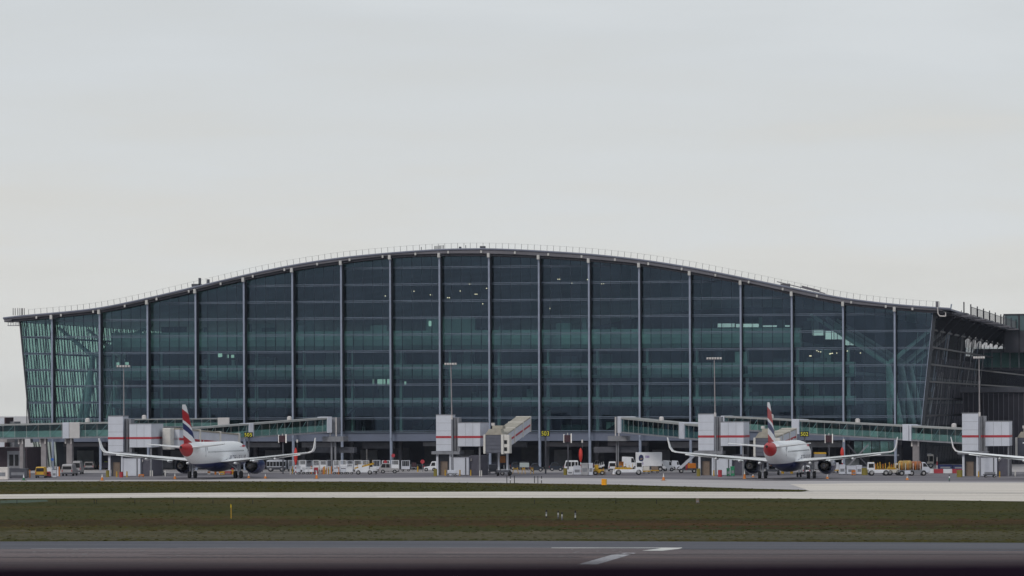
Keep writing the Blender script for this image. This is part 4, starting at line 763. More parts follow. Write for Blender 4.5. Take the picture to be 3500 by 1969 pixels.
g3_ = G(3662, 1637); airliner('airliner off the right edge of which only the upturned left wing shows', (g3_.x, g3_.y, 0), -0.0)

# ------------------------------------------------------------------ ground vehicles and equipment
class Pl:      # placement: base pixel span -> world centre, metres per pixel
    def __init__(s, x0, x1, yb, rz=0.0):
        b = G((x0 + x1) / 2, yb); s.k = mpp(b); s.L = (x1 - x0) * s.k; s.loc = (b.x, b.y, 0); s.rz = TH + rz
def wheels(R, xs, W, r, parent=None, tw=0.24):
    for x in xs:
        for sy in (-1, 1):
            w_ = MB().tube((x, sy * (W/2 - tw), r), (x, sy * W/2, r), r, n=16).build('wheel', M_BLACK, R, smooth=True)
            MB().tube((x, sy * (W/2 + .005), r), (x, sy * (W/2 + .02), r), r * .5, n=10).build('rim', M_SILV, w_)
def carlike(name, label, cat, pl, H, paint, prof, wins, W=1.8, group=None, wr=0.33, wx=(-.31, .31), lights=True, flip=1):
    # prof: [(x fraction of L from centre, z fraction of H)] side outline; wins: list of outline polygons
    R = thing(name, label, cat, pl.loc, pl.rz, group); L_ = pl.L
    P = lambda q: [(flip * x * L_, z * H) for x, z in q]
    MB().prism(P(prof), 'y', -W/2, W/2).build('body', paint, R, bevel=0.05)
    for q in wins:
        MB().prism(P(q), 'y', -W/2 - .012, -W/2 - .002).build('window', M_BLACK, R); MB().prism(P(q), 'y', W/2 + .002, W/2 + .012).build('window', M_BLACK, R)
    wheels(R, [x * L_ for x in wx], W + 0.02, wr)
    if lights:
        e = max(p[0] for p in prof) * L_ * flip; e2 = min(p[0] for p in prof) * L_ * flip
        for sy in (-1, 1): MB().cbox((e * .995, sy * W * .38, H * .42), (.1, .3, .14)).build('headlight', M_LAMPG, R); MB().cbox((e2 * .995, sy * W * .42, H * .48), (.1, .14, .3)).build('tail_light', M_RED, R)
    return R
CARP = [(-.5, .14), (.5, .14), (.5, .42), (.44, .52), (.22, .58), (.08, .97), (-.30, 1.0), (-.44, .62), (-.5, .56)]
CARW = [[(.19, .60), (.075, .90), (-.08, .93), (-.08, .60)], [(-.11, .60), (-.11, .93), (-.28, .93), (-.38, .62)]]
VANP = [(-.5, .12), (.5, .12), (.5, .38), (.45, .48), (.33, .56), (.20, .96), (-.49, 1.0), (-.5, .9)]
VANW = [[(.30, .56), (.195, .88), (.08, .88), (.08, .56)], [(.04, .6), (.04, .88), (-.16, .88), (-.16, .6)], [(-.2, .6), (-.2, .88), (-.44, .88), (-.44, .6)]]
def rearview(label, cat, x0, x1, yb, ytop, paint, name='parked_car', glassh=(.52, .86), L=4.4, rz=0.0, rack=False):
    # vehicle seen from its back: long axis runs away from the camera
    pl = Pl(x0, x1, yb); W = pl.L; H = (yb - ytop) * pl.k; R = thing(name, label, cat, (pl.loc[0], pl.loc[1] + L/2, 0), TH + rz)
    MB().loft([[(-W/2, y, .18*H), (W/2, y, .18*H), (W/2, y, .5*H), (W*.42, y, H*t_), (-W*.42, y, H*t_), (-W/2, y, .5*H)] for y, t_ in ((-L/2, .93), (-L/2 + .3, 1.0), (L*.15, 1.0), (L*.3, .62), (L/2, .5))]).build('body', paint, R, bevel=0.05)
    MB().prism([(-W*.40, glassh[0]*H), (W*.40, glassh[0]*H), (W*.36, glassh[1]*H), (-W*.36, glassh[1]*H)], 'y', -L/2 - .02, -L/2 - .005).build('rear_window', M_BLACK, R)
    MB().box(-W*.47, W*.47, -L/2 - .08, -L/2 - .01, .16*H, .3*H).build('bumper', M_DGREY, R)
    for s_ in (-1, 1): MB().box(s_*W*.42 - .07, s_*W*.42 + .07, -L/2 - .03, -L/2 - .006, .36*H, .52*H).build('tail_light', M_RED, R)
    for y in (-L*.3, L*.3):
        for s_ in (-1, 1): MB().tube((s_*W*.5 - s_*.22, y, .3), (s_*W*.5, y, .3), .3, n=14).build('wheel', M_BLACK, R, smooth=True)
    if rack: MB().box(-W*.3, W*.3, -L*.1, L*.0, H*1.0, H*1.06).build('light_bar', M_ORG, R)
    return R
def trolley(label, x0, x1, yb, ytop, paint=None, fill=0.5, bars=7, group='caged baggage trolleys in a row', load=None, rz=0.0):
    paint = paint or M_CLAD; pl = Pl(x0, x1, yb, rz); L_ = pl.L; H = (yb - ytop) * pl.k; R = thing('baggage_trolley', label, 'trolley', pl.loc, pl.rz, group); W = 1.5
    MB().box(-L_/2, L_/2, -W/2, W/2, .38, .52).build('deck', paint, R); MB().box(-L_/2, L_/2, -W/2, W/2, H - .07, H).build('roof', paint, R)
    for x in (-L_/2 + .04, L_/2 - .04):
        for y in (-W/2 + .04, W/2 - .04): MB().box(x - .04, x + .04, y - .04, y + .04, .52, H - .07).build('post', paint, R)
    zf = .52 + (H - .6) * fill; MB().box(-L_/2 + .09, L_/2 - .09, -W/2 + .02, -W/2 + .05, .53, zf).build('side_panel', paint, R)
    for i in range(bars):
        x = -L_/2 + L_ * (i + .5) / bars; MB().box(x - .022, x + .022, -W/2 + .02, -W/2 + .05, zf + .01, H - .08).build('bar', paint, R)
    if load: MB().box(-L_*.38, L_*.38, -W*.3, W*.35, .53, .53 + (H - .6) * .7).build('load', load, R)
    wheels(R, (-L_*.33, L_*.33), W, .2)
    return R
def boxtruck(label, xb0, xb1, xc1, yb, ytop, ycab, logo=False):
    pl = Pl(xb0, xc1, yb); k = pl.k; R = thing('catering_truck', label, 'truck', pl.loc, pl.rz); W = 2.4; m = (xb0 + xc1) / 2
    X = lambda p: (p - m) * k; H = (yb - ytop) * k; Hc = (yb - ycab) * k
    MB().box(X(xb0), X(xb1), -W/2, W/2, .95, H).build('cargo_box', M_WHITE, R, bevel=.05); MB().box(X(xb0), X(xb1), -W*.4, W*.4, .55, .94).build('chassis', M_DGREY, R)
    c0, c1 = X(xb1) - .9, X(xc1); hb = .95
    MB().prism([(c0 + .95, .5), (c1, .5), (c1, Hc*.45), (c1 - .25, Hc*.55), (c1 - .9, Hc), (c0 + .95, Hc)], 'y', -W*.46, W*.46).build('cab', M_WHITE, R, bevel=.05)
    MB().prism([(c1 - .42, Hc*.56), (c1 - .95, Hc*.92), (c1 - 1.35, Hc*.92), (c1 - 1.35, Hc*.56)], 'y', -W*.46 - .02, -W*.46 - .004).build('window', M_BLACK, R)
    MB().add([(c1 - .24, -W*.42, Hc*.56), (c1 - .24, W*.42, Hc*.56), (c1 - .88, W*.42, Hc*.97), (c1 - .88, -W*.42, Hc*.97), (c1 - .22, -W*.42, Hc*.57), (c1 - .22, W*.42, Hc*.57), (c1 - .86, W*.42, Hc*.98), (c1 - .86, -W*.42, Hc*.98)], [(0,1,2,3), (4,7,6,5), (0,4,5,1), (1,5,6,2), (2,6,7,3), (3,7,4,0)]).build('windscreen', M_BLACK, R)
    wheels(R, (X(xb0) + 1.0, c1 - 1.0), W, .45)
    if logo:
        cx = X(xb0) + 1.0 * .9; pts = [(cx + .42 * math.cos(a_ * math.pi / 10), H - 1.0 + .62 * math.sin(a_ * math.pi / 10)) for a_ in range(20)]
        MB().prism(pts, 'y', -W/2 - .02, -W/2 - .004).build('round_emblem', M_NAVY, R); MB().prism([(cx - .2, H - 1.3), (cx + .22, H - 1.2), (cx + .25, H - .95), (cx - .15, H - 1.0)], 'y', -W/2 - .03, -W/2 - .021).build('emblem_patch', M_BROWN, R)
        for q in range(3): MB().box(cx + .75 + q * .24, cx + .9 + q * .24, -W/2 - .02, -W/2 - .004, H - .95, H - .55).build('print_mark', M_PUR, R)
        MB().box(cx - .3, cx + .35, -W/2 - .02, -W/2 - .004, H - 2.1, H - 1.72).build('print_mark', M_PUR, R)
    return R
def beltloader(label, x0, x1, yb, ytop, body, belt, flip=1):
    pl = Pl(x0, x1, yb); L_ = pl.L; H = (yb - ytop) * pl.k; R = thing('belt_loader', label, 'belt loader', pl.loc, pl.rz); W = 1.9
    MB().prism([(-L_*.45*flip, .35), (L_*.45*flip, .35), (L_*.45*flip, .75), (L_*.1*flip, .95), (-L_*.45*flip, .85)], 'y', -W/2, W/2).build('chassis', body, R, bevel=.04)
    MB().prism([(-L_*.5*flip, .95), (-L_*.5*flip, 1.15), (L_*.5*flip, H*.93), (L_*.5*flip, H*.78)], 'y', -W*.3, W*.3).build('conveyor', belt, R)
    for q in (-.35, -.15, .05, .25, .42):
        zz = 1.1 + (H - 1.3) * (q + .5); MB().bar((q*L_*flip, -W*.34, zz), (q*L_*flip, -W*.34, zz + .55), .05).build('rail_post', belt, R)
    MB().box(-L_*.2*flip - .3, -L_*.2*flip + .3, -W/2, -W*.32, .9, 1.7).build('seat_pod', body, R)
    wheels(R, (-L_*.3, L_*.3), W, .38); return R
def lowtruck(label, x0, x1, yb, ytop, body, deckm, posts=True, cabside=-1):
    pl = Pl(x0, x1, yb); L_ = pl.L; H = (yb - ytop) * pl.k; R = thing('ramp_tractor', label, 'ramp vehicle', pl.loc, pl.rz); W = 2.1
    MB().box(-L_/2, L_/2, -W/2, W/2, .42, .95).build('chassis', body, R, bevel=.05)
    c = cabside * L_ * .38; MB().prism([(c - .6, .96), (c + .6, .96), (c + .5, H), (c - .5, H)], 'y', -W*.45, W*.1).build('cab', body, R, bevel=.04); MB().box(c - .4, c + .4, -W*.45 - .02, -W*.45 - .004, H*.6, H*.9).build('window', M_BLACK, R)
    if posts:
        for q in range(6): x = -cabside * L_ * (.46 - q * .12); MB().box(x - .035, x + .035, -W/2, -W/2 + .07, .96, H * (.75 + .1 * (q % 2))).build('stanchion', deckm, R)
        MB().box(-cabside*L_*.46 - .02 if cabside < 0 else -L_*.48, L_*.48 if cabside < 0 else L_*.1, -W/2 + .1, W/2 - .1, .96, 1.25).build('load', deckm, R)
    wheels(R, (-L_*.36, L_*.36), W, .46); return R
def simple_post(name, label, cat, px, yb, ytop, wpx, m, group=None, bands=None):
    b = G(px, yb); k = mpp(b); H = (yb - ytop) * k; r = wpx * k / 2
    if bands:
        R = thing(name, label, cat, (b.x, b.y, 0), 0, group); n = len(bands)
        for i, mm in enumerate(bands): MB().tube((0, 0, H * i / n), (0, 0, H * (i + 1) / n - .004), r, n=10).build('band', mm, R, smooth=True)
        return R
    o = MB().tube((0, 0, 0), (0, 0, H), r, r * .85, n=10).build(name, m, None, (b.x, b.y, 0), smooth=True); return tag(o, label, cat, group)
def cone(label, px, yb, ytop, m=M_ORG, top=None):
    b = G(px, yb); k = mpp(b); H = (yb - ytop) * k; R = thing('traffic_cone', label, 'cone', (b.x, b.y, 0), 0, 'orange cones on the apron')
    MB().tube((0, 0, .06), (0, 0, H * .5), .24, .13, n=12).build('cone_body', m, R, smooth=True); MB().box(-.38, .38, -.38, .38, 0, .06).build('base', M_BROWN, R)
    MB().tube((0, 0, H * .5), (0, 0, H), .12, .03, n=10).build('cone_tip', top or M_CREAM, R, smooth=True)
def boxy(name, label, cat, x0, x1, yb, ytop, m, depth=1.2, group=None, lid=None, rz=0.0):
    pl = Pl(x0, x1, yb, rz); H = (yb - ytop) * pl.k; R = thing(name, label, cat, pl.loc, pl.rz, group); L_ = pl.L
    MB().box(-L_/2, L_/2, -depth/2, depth/2, .08, H * .9).build('body', m, R, bevel=.03); MB().box(-L_/2 - .02, L_/2 + .02, -depth/2 - .02, depth/2 + .02, H * .9, H).build('lid', lid or m, R, bevel=.02)
    MB().box(-L_*.35, L_*.35, -depth/2 - .02, -depth/2 - .004, H * .3, H * .6).build('front_plate', M_GREY, R)
    for q in (-1, 1): MB().box(q * L_*.4 - .06, q * L_*.4 + .06, -depth*.4, depth*.4, 0, .08).build('foot', M_DGREY, R)
    return R

# left zone
boxy('cargo_container', 'pale cargo container at the left edge of the grass strip', 'container', -25, 29, 1641, 1597, mat('container_pale', (0.62, 0.58, 0.56), 0.6), 2.0)
boxy('dark_container', 'dark low equipment bin just right of the pale container at the left edge', 'container', 31, 96, 1634, 1601, M_DGREY, 2.0)
carlike('parked_van', 'white van with dark windows under the maroon canopy at the far left', 'van', Pl(12, 58, 1596), 1.9, M_WHITE, VANP, VANW)
rearview('small white van seen from behind, between the leftmost concrete piers', 'van', 73, 97, 1597, 1573, M_WHITE, 'parked_van')
rearview('yellow and white van with purple marks near the left edge', 'van', 111, 145, 1634, 1596, M_YEL, 'airport_van', (.58, .9))
rearview('red baggage tug beside the yellow van', 'tug', 146, 164, 1633, 1612, M_RED, 'baggage_tug', (.6, .8), 2.6)
boxy('white_bin', 'white funnel shaped bin to the right of the red tug', 'bin', 162, 178, 1631, 1599, M_WHITE, .9); boxy('white_bin', 'pale bin just left of the silver estate car', 'bin', 180, 193, 1633, 1607, M_CLAD, .8)
rearview('silver estate car seen from behind, left of the leftmost service tower', 'car', 205, 245, 1627, 1587, M_SILV, 'parked_car', (.56, .82), rz=-.1)
rearview('white van parked behind the silver estate car', 'van', 237, 267, 1622, 1576, M_SILV, 'parked_van', (.5, .85), 5.0)
rearview('dusty silver car in the shade of the terminal, left of the leftmost service tower', 'car', 279, 313, 1606, 1578, M_SILV, 'parked_car')
rearview('yellow utility car in the shade beside the dusty silver car', 'car', 329, 356, 1605, 1584, M_YEL, 'parked_car'); 
boxy('cabinet', 'lime green cabinet between the yellow utility car and the leftmost service tower', 'cabinet', 358, 367, 1604, 1577, M_HV, .6)
for px, l in ((102, 'orange bollard left of the yellow van'), (198, 'white post left of the silver estate car'), (203, 'orange bollard touching the silver estate car')): simple_post('bollard', l, 'bollard', px, 1633 if px < 150 else 1628, 1606 if px < 150 else 1595, 5, M_WHITE if px == 198 else M_ORG, 'bollards near the left service tower')
cone('green and white cone on the verge near the left edge', 81, 1643, 1622, M_GRN, M_WHITE); cone('brown cone with thin tip left of the leftmost service tower', 349, 1643, 1620)
for px, l in ((179, 'blue round sign on a post under the left glazed corridor'), (235, 'blue round sign on a post above the white van')):
    b = G(px, 1612); k = mpp(b); R = thing('road_sign', l, 'road sign', (b.x, b.y, 0), TH, 'blue round signs'); MB().tube((0, 0, 0), (0, 0, 2.0), .04, n=8).build('post', M_GREY, R); MB().tube((0, -.03, 2.15), (0, .03, 2.15), .26, n=18).build('sign_face', M_BLUE, R)
# things at the leftmost service tower foot
def drum(label, px0, px1, yb, yt, m, grp='drums and bollards at the towers'): 
    b = G((px0 + px1)/2, yb); k = mpp(b); H = (yb - yt) * k; r = (px1 - px0) * k / 2; R = thing('drum', label, 'drum', (b.x, b.y, 0), 0, grp); MB().tube((0, 0, 0), (0, 0, H), r, n=14).build('barrel', m, R, smooth=True); MB().tube((0, 0, H), (0, 0, H + .04), r * .9, n=14).build('lid', M_DGREY, R)
drum('red drum at the foot of the leftmost service tower', 408, 421, 1632, 1613, M_RED); drum('red drum at the foot of the service tower left of the right aircraft', 2454, 2468, 1630, 1607, M_RED)
drum('olive yellow drum at the left corner of the middle service tower', 1482, 1494, 1628, 1603, mat('olive', (.22, .18, .03), .6)); drum('olive drum at the left corner of the tower behind the right aircraft wing', 2381, 2394, 1628, 1602, MT['olive'])
drum('large olive drum left of the right edge service tower', 3270, 3290, 1631, 1607, MT['olive']); drum('olive yellow drum at the left corner of the leftmost service tower', 362, 374, 1631, 1608, MT['olive'])
for px, yb, l in ((399, 1631, 'yellow bollard by the leftmost tower door'), (434, 1631, 'yellow bollard before the white plant box of the leftmost tower'), (1522, 1626, 'yellow bollard by the middle tower door'), (1572, 1626, 'yellow bollard before the middle tower plant box'), (1609, 1626, 'yellow bollard right of the middle tower plant box'), (1428, 1613, 'yellow bollard standing alone left of the middle tower'), (2440, 1627, 'yellow bollard at the tower left of the right aircraft'), (3345, 1631, 'yellow bollard at the right edge tower door'), (3417, 1631, 'yellow bollard at the right end of the right edge tower')):
    simple_post('bollard', l, 'bollard', px, yb, yb - 20, 5, M_YEL, 'yellow bollards at the service towers')
boxy('orange_box', 'low orange box right of the leftmost service tower base', 'box', 474, 492, 1631, 1621, M_ORG, .8)
# under the left aircraft
for i, (a, b, c, m, l) in enumerate(((709, 719, 1600, M_CREAM, 'pink and white barrier post furthest left under the left aircraft'), (733, 740, 1601, M_ORG, 'slim orange barrier post in the middle under the left aircraft'), (748, 754, 1601, M_CREAM, 'cream barrier post beside the yellow crate under the left aircraft'), (791, 799, 1600, M_YEL, 'amber barrier post by the right main wheels of the left aircraft'))):
    simple_post('barrier_post', l, 'barrier post', (a+b)/2, 1622, c, (b-a), m, 'barrier posts under the left aircraft', [m, M_ORG, m, M_RED])
boxy('yellow_crate', 'yellow crate under the fuselage of the left aircraft', 'crate', 752, 767, 1624, 1611, M_YEL); boxy('red_crate', 'dark red crate under the fuselage of the left aircraft', 'crate', 768, 791, 1622, 1611, M_RED)
# bus behind the left aircraft engine
def bus(label, x0, x1, yb, ytop, nw=6, Y=None, m=M_CLAD):
    pl = Pl(x0, x1, yb); L_ = pl.L; H = (yb - ytop) * pl.k; R = thing('apron_bus', label, 'bus', pl.loc, pl.rz, 'apron buses'); W = 2.6
    MB().box(-L_/2, L_/2, -W/2, W/2, .35, H).build('body', m, R, bevel=.08)
    for i in range(nw): x = -L_/2 + L_ * (i + .08) / nw; MB().box(x, x + L_ * .84 / nw, -W/2 - .02, -W/2 - .004, H * .48, H * .88).build('window', M_BLACK, R)
    MB().box(-L_/2, L_/2, -W/2 - .015, -W/2 - .003, .36, .8).build('skirt', M_DGREY, R); MB().box(-L_*.4, L_*.4, -W*.3, W*.3, H, H + .2).build('roof_unit', M_GREY, R)
    wheels(R, (-L_*.3, L_*.3), W, .45)
bus('grey apron bus with dark windows right of the left aircraft engine', 913, 978, 1612, 1573)
bus('white framed apron bus behind the yellow conveyor trucks on the right', 2998, 3044, 1598, 1555, 2, m=M_CLAD); bus('white apron bus partly behind the thick concrete pier on the right', 3073, 3100, 1598, 1556, 2); bus('open sided pale bus stop shelter like bus right of the thick pier', 3141, 3188, 1600, 1553, 3, m=mat('pale_bus', (.5, .47, .44), .6))
# caged trolleys: back row and front row
tr = [(985, 1004), (1003, 1022), (1024, 1046), (1046, 1068), (1070, 1092), (1094, 1116), (1118, 1138), (1139, 1160), (1162, 1184), (1186, 1208), (1210, 1236), (1238, 1262), (1274, 1300), (1306, 1333), (1338, 1364), (1372, 1401)]
words = ['first', 'second', 'third', 'fourth', 'fifth', 'sixth', 'seventh', 'eighth', 'ninth', 'tenth', 'eleventh', 'twelfth', 'thirteenth', 'fourteenth', 'fifteenth', 'sixteenth']
for i, (a, b) in enumerate(tr):
    lab = 'white caged baggage trolley, %s from the left in the back row' % words[i] if i < 14 else ('lone white caged trolley just left of the rightmost one in the row', 'rightmost white caged trolley, before the open dark undercroft')[i - 14]
    trolley(lab, a, b, 1611 + (i % 3), 1573 + (i % 2), M_WHITE if i % 3 else M_CLAD, .3 + .12 * (i % 3), 5 + i % 3)
fr2 = [(1006, 1026, 1592, M_CLAD, None, 'open grey trolley standing in front of the row beside the left wing tip'), (1034, 1054, 1597, M_WHITE, M_WHITE, 'white boxed trolley nearest the left aircraft wing in the front row'), (1055, 1073, 1597, M_WHITE, M_WHITE, 'white boxed trolley right beside the red cabinet'), (1140, 1162, 1592, M_CLAD, M_BROWN, 'grey trolley with brown load in the front row'), (1164, 1184, 1594, M_CLAD, M_DK, 'trolley with dark maroon load in the front row'), (1184, 1206, 1586, M_WHITE, M_WHITE, 'tall white trolley left of the yellow belt loader')]
for a, b, t_, m, ld, l in fr2: trolley(l, a, b, 1621, t_, m, .55, 5, 'trolleys in the front row', ld)
boxy('red_cabinet', 'red cabinet in the row of trolleys right of the left aircraft', 'cabinet', 1074, 1087, 1621, 1598, M_RED, .8)
rr = random.Random(11)
oc = [1090, 1096, 1101, 1106, 1110, 1115, 1119, 1123, 1128, 1133, 1152, 1158, 1064, 992, 1000]
pw = ['leftmost', 'second', 'third', 'fourth', 'fifth', 'sixth', 'seventh', 'eighth', 'ninth', 'tenth']
for i, px in enumerate(oc):
    l = ('%s slim orange stanchion of the close cluster right of the red cabinet' % pw[i]) if i < 10 else ('orange stanchion before the grey trolley with brown load', 'orange stanchion left of the trolley with maroon load', 'short orange stanchion before the white boxed trolleys', 'amber stanchion before the first caged trolley', 'amber stanchion before the second caged trolley')[i - 10]
    simple_post('stanchion', l, 'stanchion', px, 1622 - rr.uniform(0, 3), 1594 + rr.uniform(-6, 8), rr.uniform(3, 5), rr.choice((M_ORG, M_YEL, MT['rust_orange'], M_CREAM)), 'orange stanchions by the trolleys')
beltloader('yellow belt loader with railings in the trolley row', 1212, 1278, 1622, 1578, M_WHITE, M_YEL)
carlike('pickup_truck', 'silver pickup with dark windows at the right end of the trolley row', 'pickup', Pl(1297, 1362, 1618), 1.75, M_SILV, [(-.5, .2), (.5, .2), (.5, .5), (.1, .52), (.08, .95), (-.36, 1), (-.48, .6), (-.5, .5)], [[(.05, .56), (.04, .9), (-.14, .92), (-.14, .56)], [(-.17, .56), (-.17, .92), (-.34, .92), (-.42, .58)]], 1.9)
carlike('white_tug', 'small white cab tug left of the middle service tower', 'tug', Pl(1449, 1492, 1611), 1.75, M_WHITE, [(-.5, .15), (.5, .15), (.5, 1.0), (.12, .98), (-.02, .52), (-.5, .42)], [[(.40, .55), (.40, .88), (.15, .88), (.06, .55)]], 1.6)
def disc(label, px, py, Y, r=.42, post=True, m=M_RED):
    p = V(px, py, Y); R = thing('round_sign', label, 'sign', (p.x, p.y, 0), TH, 'red round signs along the undercroft'); MB().tube((0, -.05, p.z), (0, 0, p.z), r, n=18).build('sign_face', m, R); MB().tube((0, .05, 0), (0, .05, p.z), .05, n=8).build('post', M_GREY, R)
disc('red round sign on the terminal column right of the trolley row', 1344, 1557, -2.3, .33); disc('red round sign standing above the silver pickup', 1317, 1579, -20, .3); disc('red round sign above the small white cab tug', 1444, 1578, -20, .36)
# middle
simple_post('thin_mast', 'thin whip mast above the yellow belt loader', 'mast', 1254, 1612, 1535, 1.2, M_LAMPG)
def gse(label, x0, x1, yb, ytop, m=M_WHITE):
    pl = Pl(x0, x1, yb); L_ = pl.L; H = (yb - ytop) * pl.k; R = thing('baggage_tug', label, 'tug', pl.loc, pl.rz); MB().box(-L_/2, L_/2, -.7, .7, .35, H*.55).build('body', m, R, bevel=.06); MB().box(-L_*.1, L_*.4, -.6, .6, H*.56, H*.7).build('seat', M_DGREY, R)
    for q in (-.2, .05, .3): MB().bar((q*L_, -.6, H*.55), (q*L_, -.6, H), .07).build('frame_post', m, R)
    wheels(R, (-L_*.36, L_*.36), 1.5, .36)
gse('little white tug at the wheels of the middle boarding bridge', 1712, 1748, 1625, 1589)
for a, b, l in ((1751, 1773, 'widest yellow barrier right of the middle boarding bridge'), (1783, 1796, 'narrow yellow barrier in the middle of the three right of the boarding bridge'), (1813, 1824, 'rightmost narrow yellow barrier left of the row of dark cars')):
    pl = Pl(a, b, 1620); R = thing('barrier', l, 'barrier', pl.loc, pl.rz, 'yellow folding barriers'); L_ = pl.L
    MB().bar((-L_*.45, 0, 0), (-L_*.25, 0, 1.15), .1).build('leg', M_YEL, R); MB().bar((L_*.45, 0, 0), (L_*.25, 0, 1.15), .1).build('leg', M_YEL, R); MB().box(-L_*.4, L_*.4, -.04, .04, .75, .95).build('rail', M_YEL, R)
M_DCAR = mat('dark_car', (.03, .04, .06), .25, .3, .05, coat=.5)
for a, b, yb, l, m in ((1745, 1785, 1606, 'dark car in the undercroft shade right of the boarding bridge', M_DCAR), (1812, 1856, 1612, 'dark blue car with pale windscreen between two terminal columns', M_DCAR), (1878, 1924, 1610, 'dark car left of the white minibus', M_DCAR), (2029, 2060, 1604, 'grey car behind the grey containers', M_GREY)):
    carlike('parked_car', l, 'car', Pl(a, b, yb), 1.5 if m is M_DCAR else 1.6, m, CARP, CARW, group='dark cars parked in the undercroft')
carlike('minibus', 'white minibus with arched windows right of the dark cars', 'minibus', Pl(1929, 1976, 1614), 2.0, M_WHITE, [(-.5, .12), (.5, .12), (.5, .95), (.46, 1), (-.40, 1), (-.5, .5)], [[(-.44, .5), (-.37, .88), (-.28, .88), (-.28, .5)], [(-.23, .5), (-.23, .88), (-.03, .88), (-.03, .5)], [(.02, .5), (.02, .88), (.24, .88), (.24, .5)], [(.29, .5), (.29, .88), (.45, .88), (.45, .5)]], 2.0)
drum('olive drum in front of the white minibus', 1926, 1938, 1624, 1601, MT['olive'])
boxy('service_cart', 'white low service cart in front of the minibus', 'cart', 1939, 1958, 1624, 1605, M_WHITE); boxy('cargo_container', 'grey container left of the pair beside the red marker', 'container', 1960, 1985, 1624, 1592, M_CLAD, 1.6); boxy('cargo_container', 'grey container directly right of the red marker', 'container', 1987, 2010, 1625, 1583, M_GREY if False else mat('cont_grey', (.33, .33, .35), .6), 1.6); boxy('cargo_container', 'light grey container at the right end of the container pair', 'container', 2012, 2026, 1625, 1583, M_CLAD, 1.6)
beltloader('white and yellow loader with bright plastic right of the grey containers', 2027, 2066, 1624, 1584, M_YEL, M_WHITE)
for i, px in enumerate((2032, 2037, 2042, 2047, 2053, 2058, 2063, 2068)): simple_post('stanchion', '%s amber stanchion of the group before the white and yellow loader' % pw[i], 'stanchion', px, 1624, 1596 + (i * 5) % 9, 3.5, (M_YEL, M_BROWN, M_ORG)[i % 3], 'amber stanchions mid right')
rearview('white car behind the amber stanchions', 'car', 2072, 2098, 1612, 1578, M_WHITE, 'parked_car')
lowtruck('orange and white ramp truck in the middle right of the photo', 2100, 2196, 1624, 1577, M_WHITE, M_YEL, True, 1)
boxy('orange_tank', 'large orange tank body behind the orange and white ramp truck', 'tank', 2103, 2131, 1610, 1578, M_ORG, 2.0)
cone('white and pink cone beside the orange tank', 2098, 1622, 1596, M_WHITE)
carlike('parked_van', 'white van behind the orange tank', 'van', Pl(2126, 2180, 1606), 2.35, M_WHITE, VANP, VANW[:1], 2.0)
boxtruck('white catering truck with round dark emblem on its tall box', 2173, 2262, 2276, 1612, 1546, 1576, True)
carlike('parked_van', 'white van directly right of the catering truck', 'van', Pl(2266, 2302, 1611), 1.9, M_WHITE, VANP, VANW[:1], 1.9, flip=1); carlike('parked_van', 'pale van furthest right in the group by the catering truck', 'van', Pl(2296, 2326, 1607), 1.7, M_CLAD, VANP, VANW[:1], 1.9)
# stairs truck
pl = Pl(2316, 2384, 1617); R = thing('passenger_stairs', 'orange passenger stairs truck under the left wing of the right aircraft', 'stairs truck', pl.loc, pl.rz); k = pl.k; X = lambda p: (p - 2350) * k
MB().box(X(2322), X(2382), -1, 1, .45, .75).build('chassis', M_DGREY, R)
MB().prism([(X(2316), .7), (X(2328), .7), (X(2384), 3.2), (X(2376), 3.4)], 'y', -.9, -.82).build('side_rail', M_CLAD, R); MB().prism([(X(2316), .7), (X(2328), .7), (X(2384), 3.2), (X(2376), 3.4)], 'y', .82, .9).build('side_rail', M_CLAD, R)
for i in range(10): t_ = i / 10; MB().box(X(2320) + t_ * 2.7, X(2320) + t_ * 2.7 + .3, -.8, .8, .72 + t_ * 2.5, .78 + t_ * 2.5).build('step', M_GREY, R)
MB().box(X(2350), X(2378), -.95, .4, .8, 1.65).build('engine_cover', M_ORG, R, bevel=.05); wheels(R, (X(2328), X(2372)), 2.0, .36)
MB().box(X(2343), X(2348), -1.0, -.9, .5, 1.4).build('red_panel', M_RED, R)
b = G(2065, 1661); k = mpp(b); R = thing('orange_marker_box', 'bright orange marker box at the edge of the far grass strip', 'marker box', (b.x, b.y, 0), TH); MB().box(-9*k, 5*k, -.3, .3, .12, 24*k).build('front_panel', mat('amber_box', (.75, .32, .01), .5, emit=(1, .4, .0, .12)), R, bevel=.02); MB().box(5*k, 9*k, -.28, .28, .12, 23*k).build('end_panel', M_YEL, R)
for q in (-6, 3): MB().box(q*k - .05, q*k + .05, -.1, .1, 0, .12).build('foot', M_DGREY, R)
for px, yb, yt, l in ((2268, 1643, 1618, 'small orange cone on the apron below the white vans'), (2545, 1637, 1605, 'tall thin orange cone left of the right aircraft engine'), (2574, 1632, 1620, 'short orange cone under the left engine of the right aircraft'), (2828, 1637, 1622, 'orange cone under the right engine of the right aircraft'), (3101, 1641, 1626, 'cream and orange cone in front of the yellow tanker'), (850, 1635, 1618, 'white tipped cone left of the right engine of the left aircraft'), (907, 1636, 1620, 'small cone right of the right engine of the left aircraft'), (598, 1638, 1618, 'orange cone left of the left aircraft engine'), (1082, 1637, 1610, 'tall orange cone in front of the red cabinet')): cone(l, px, yb, yt)
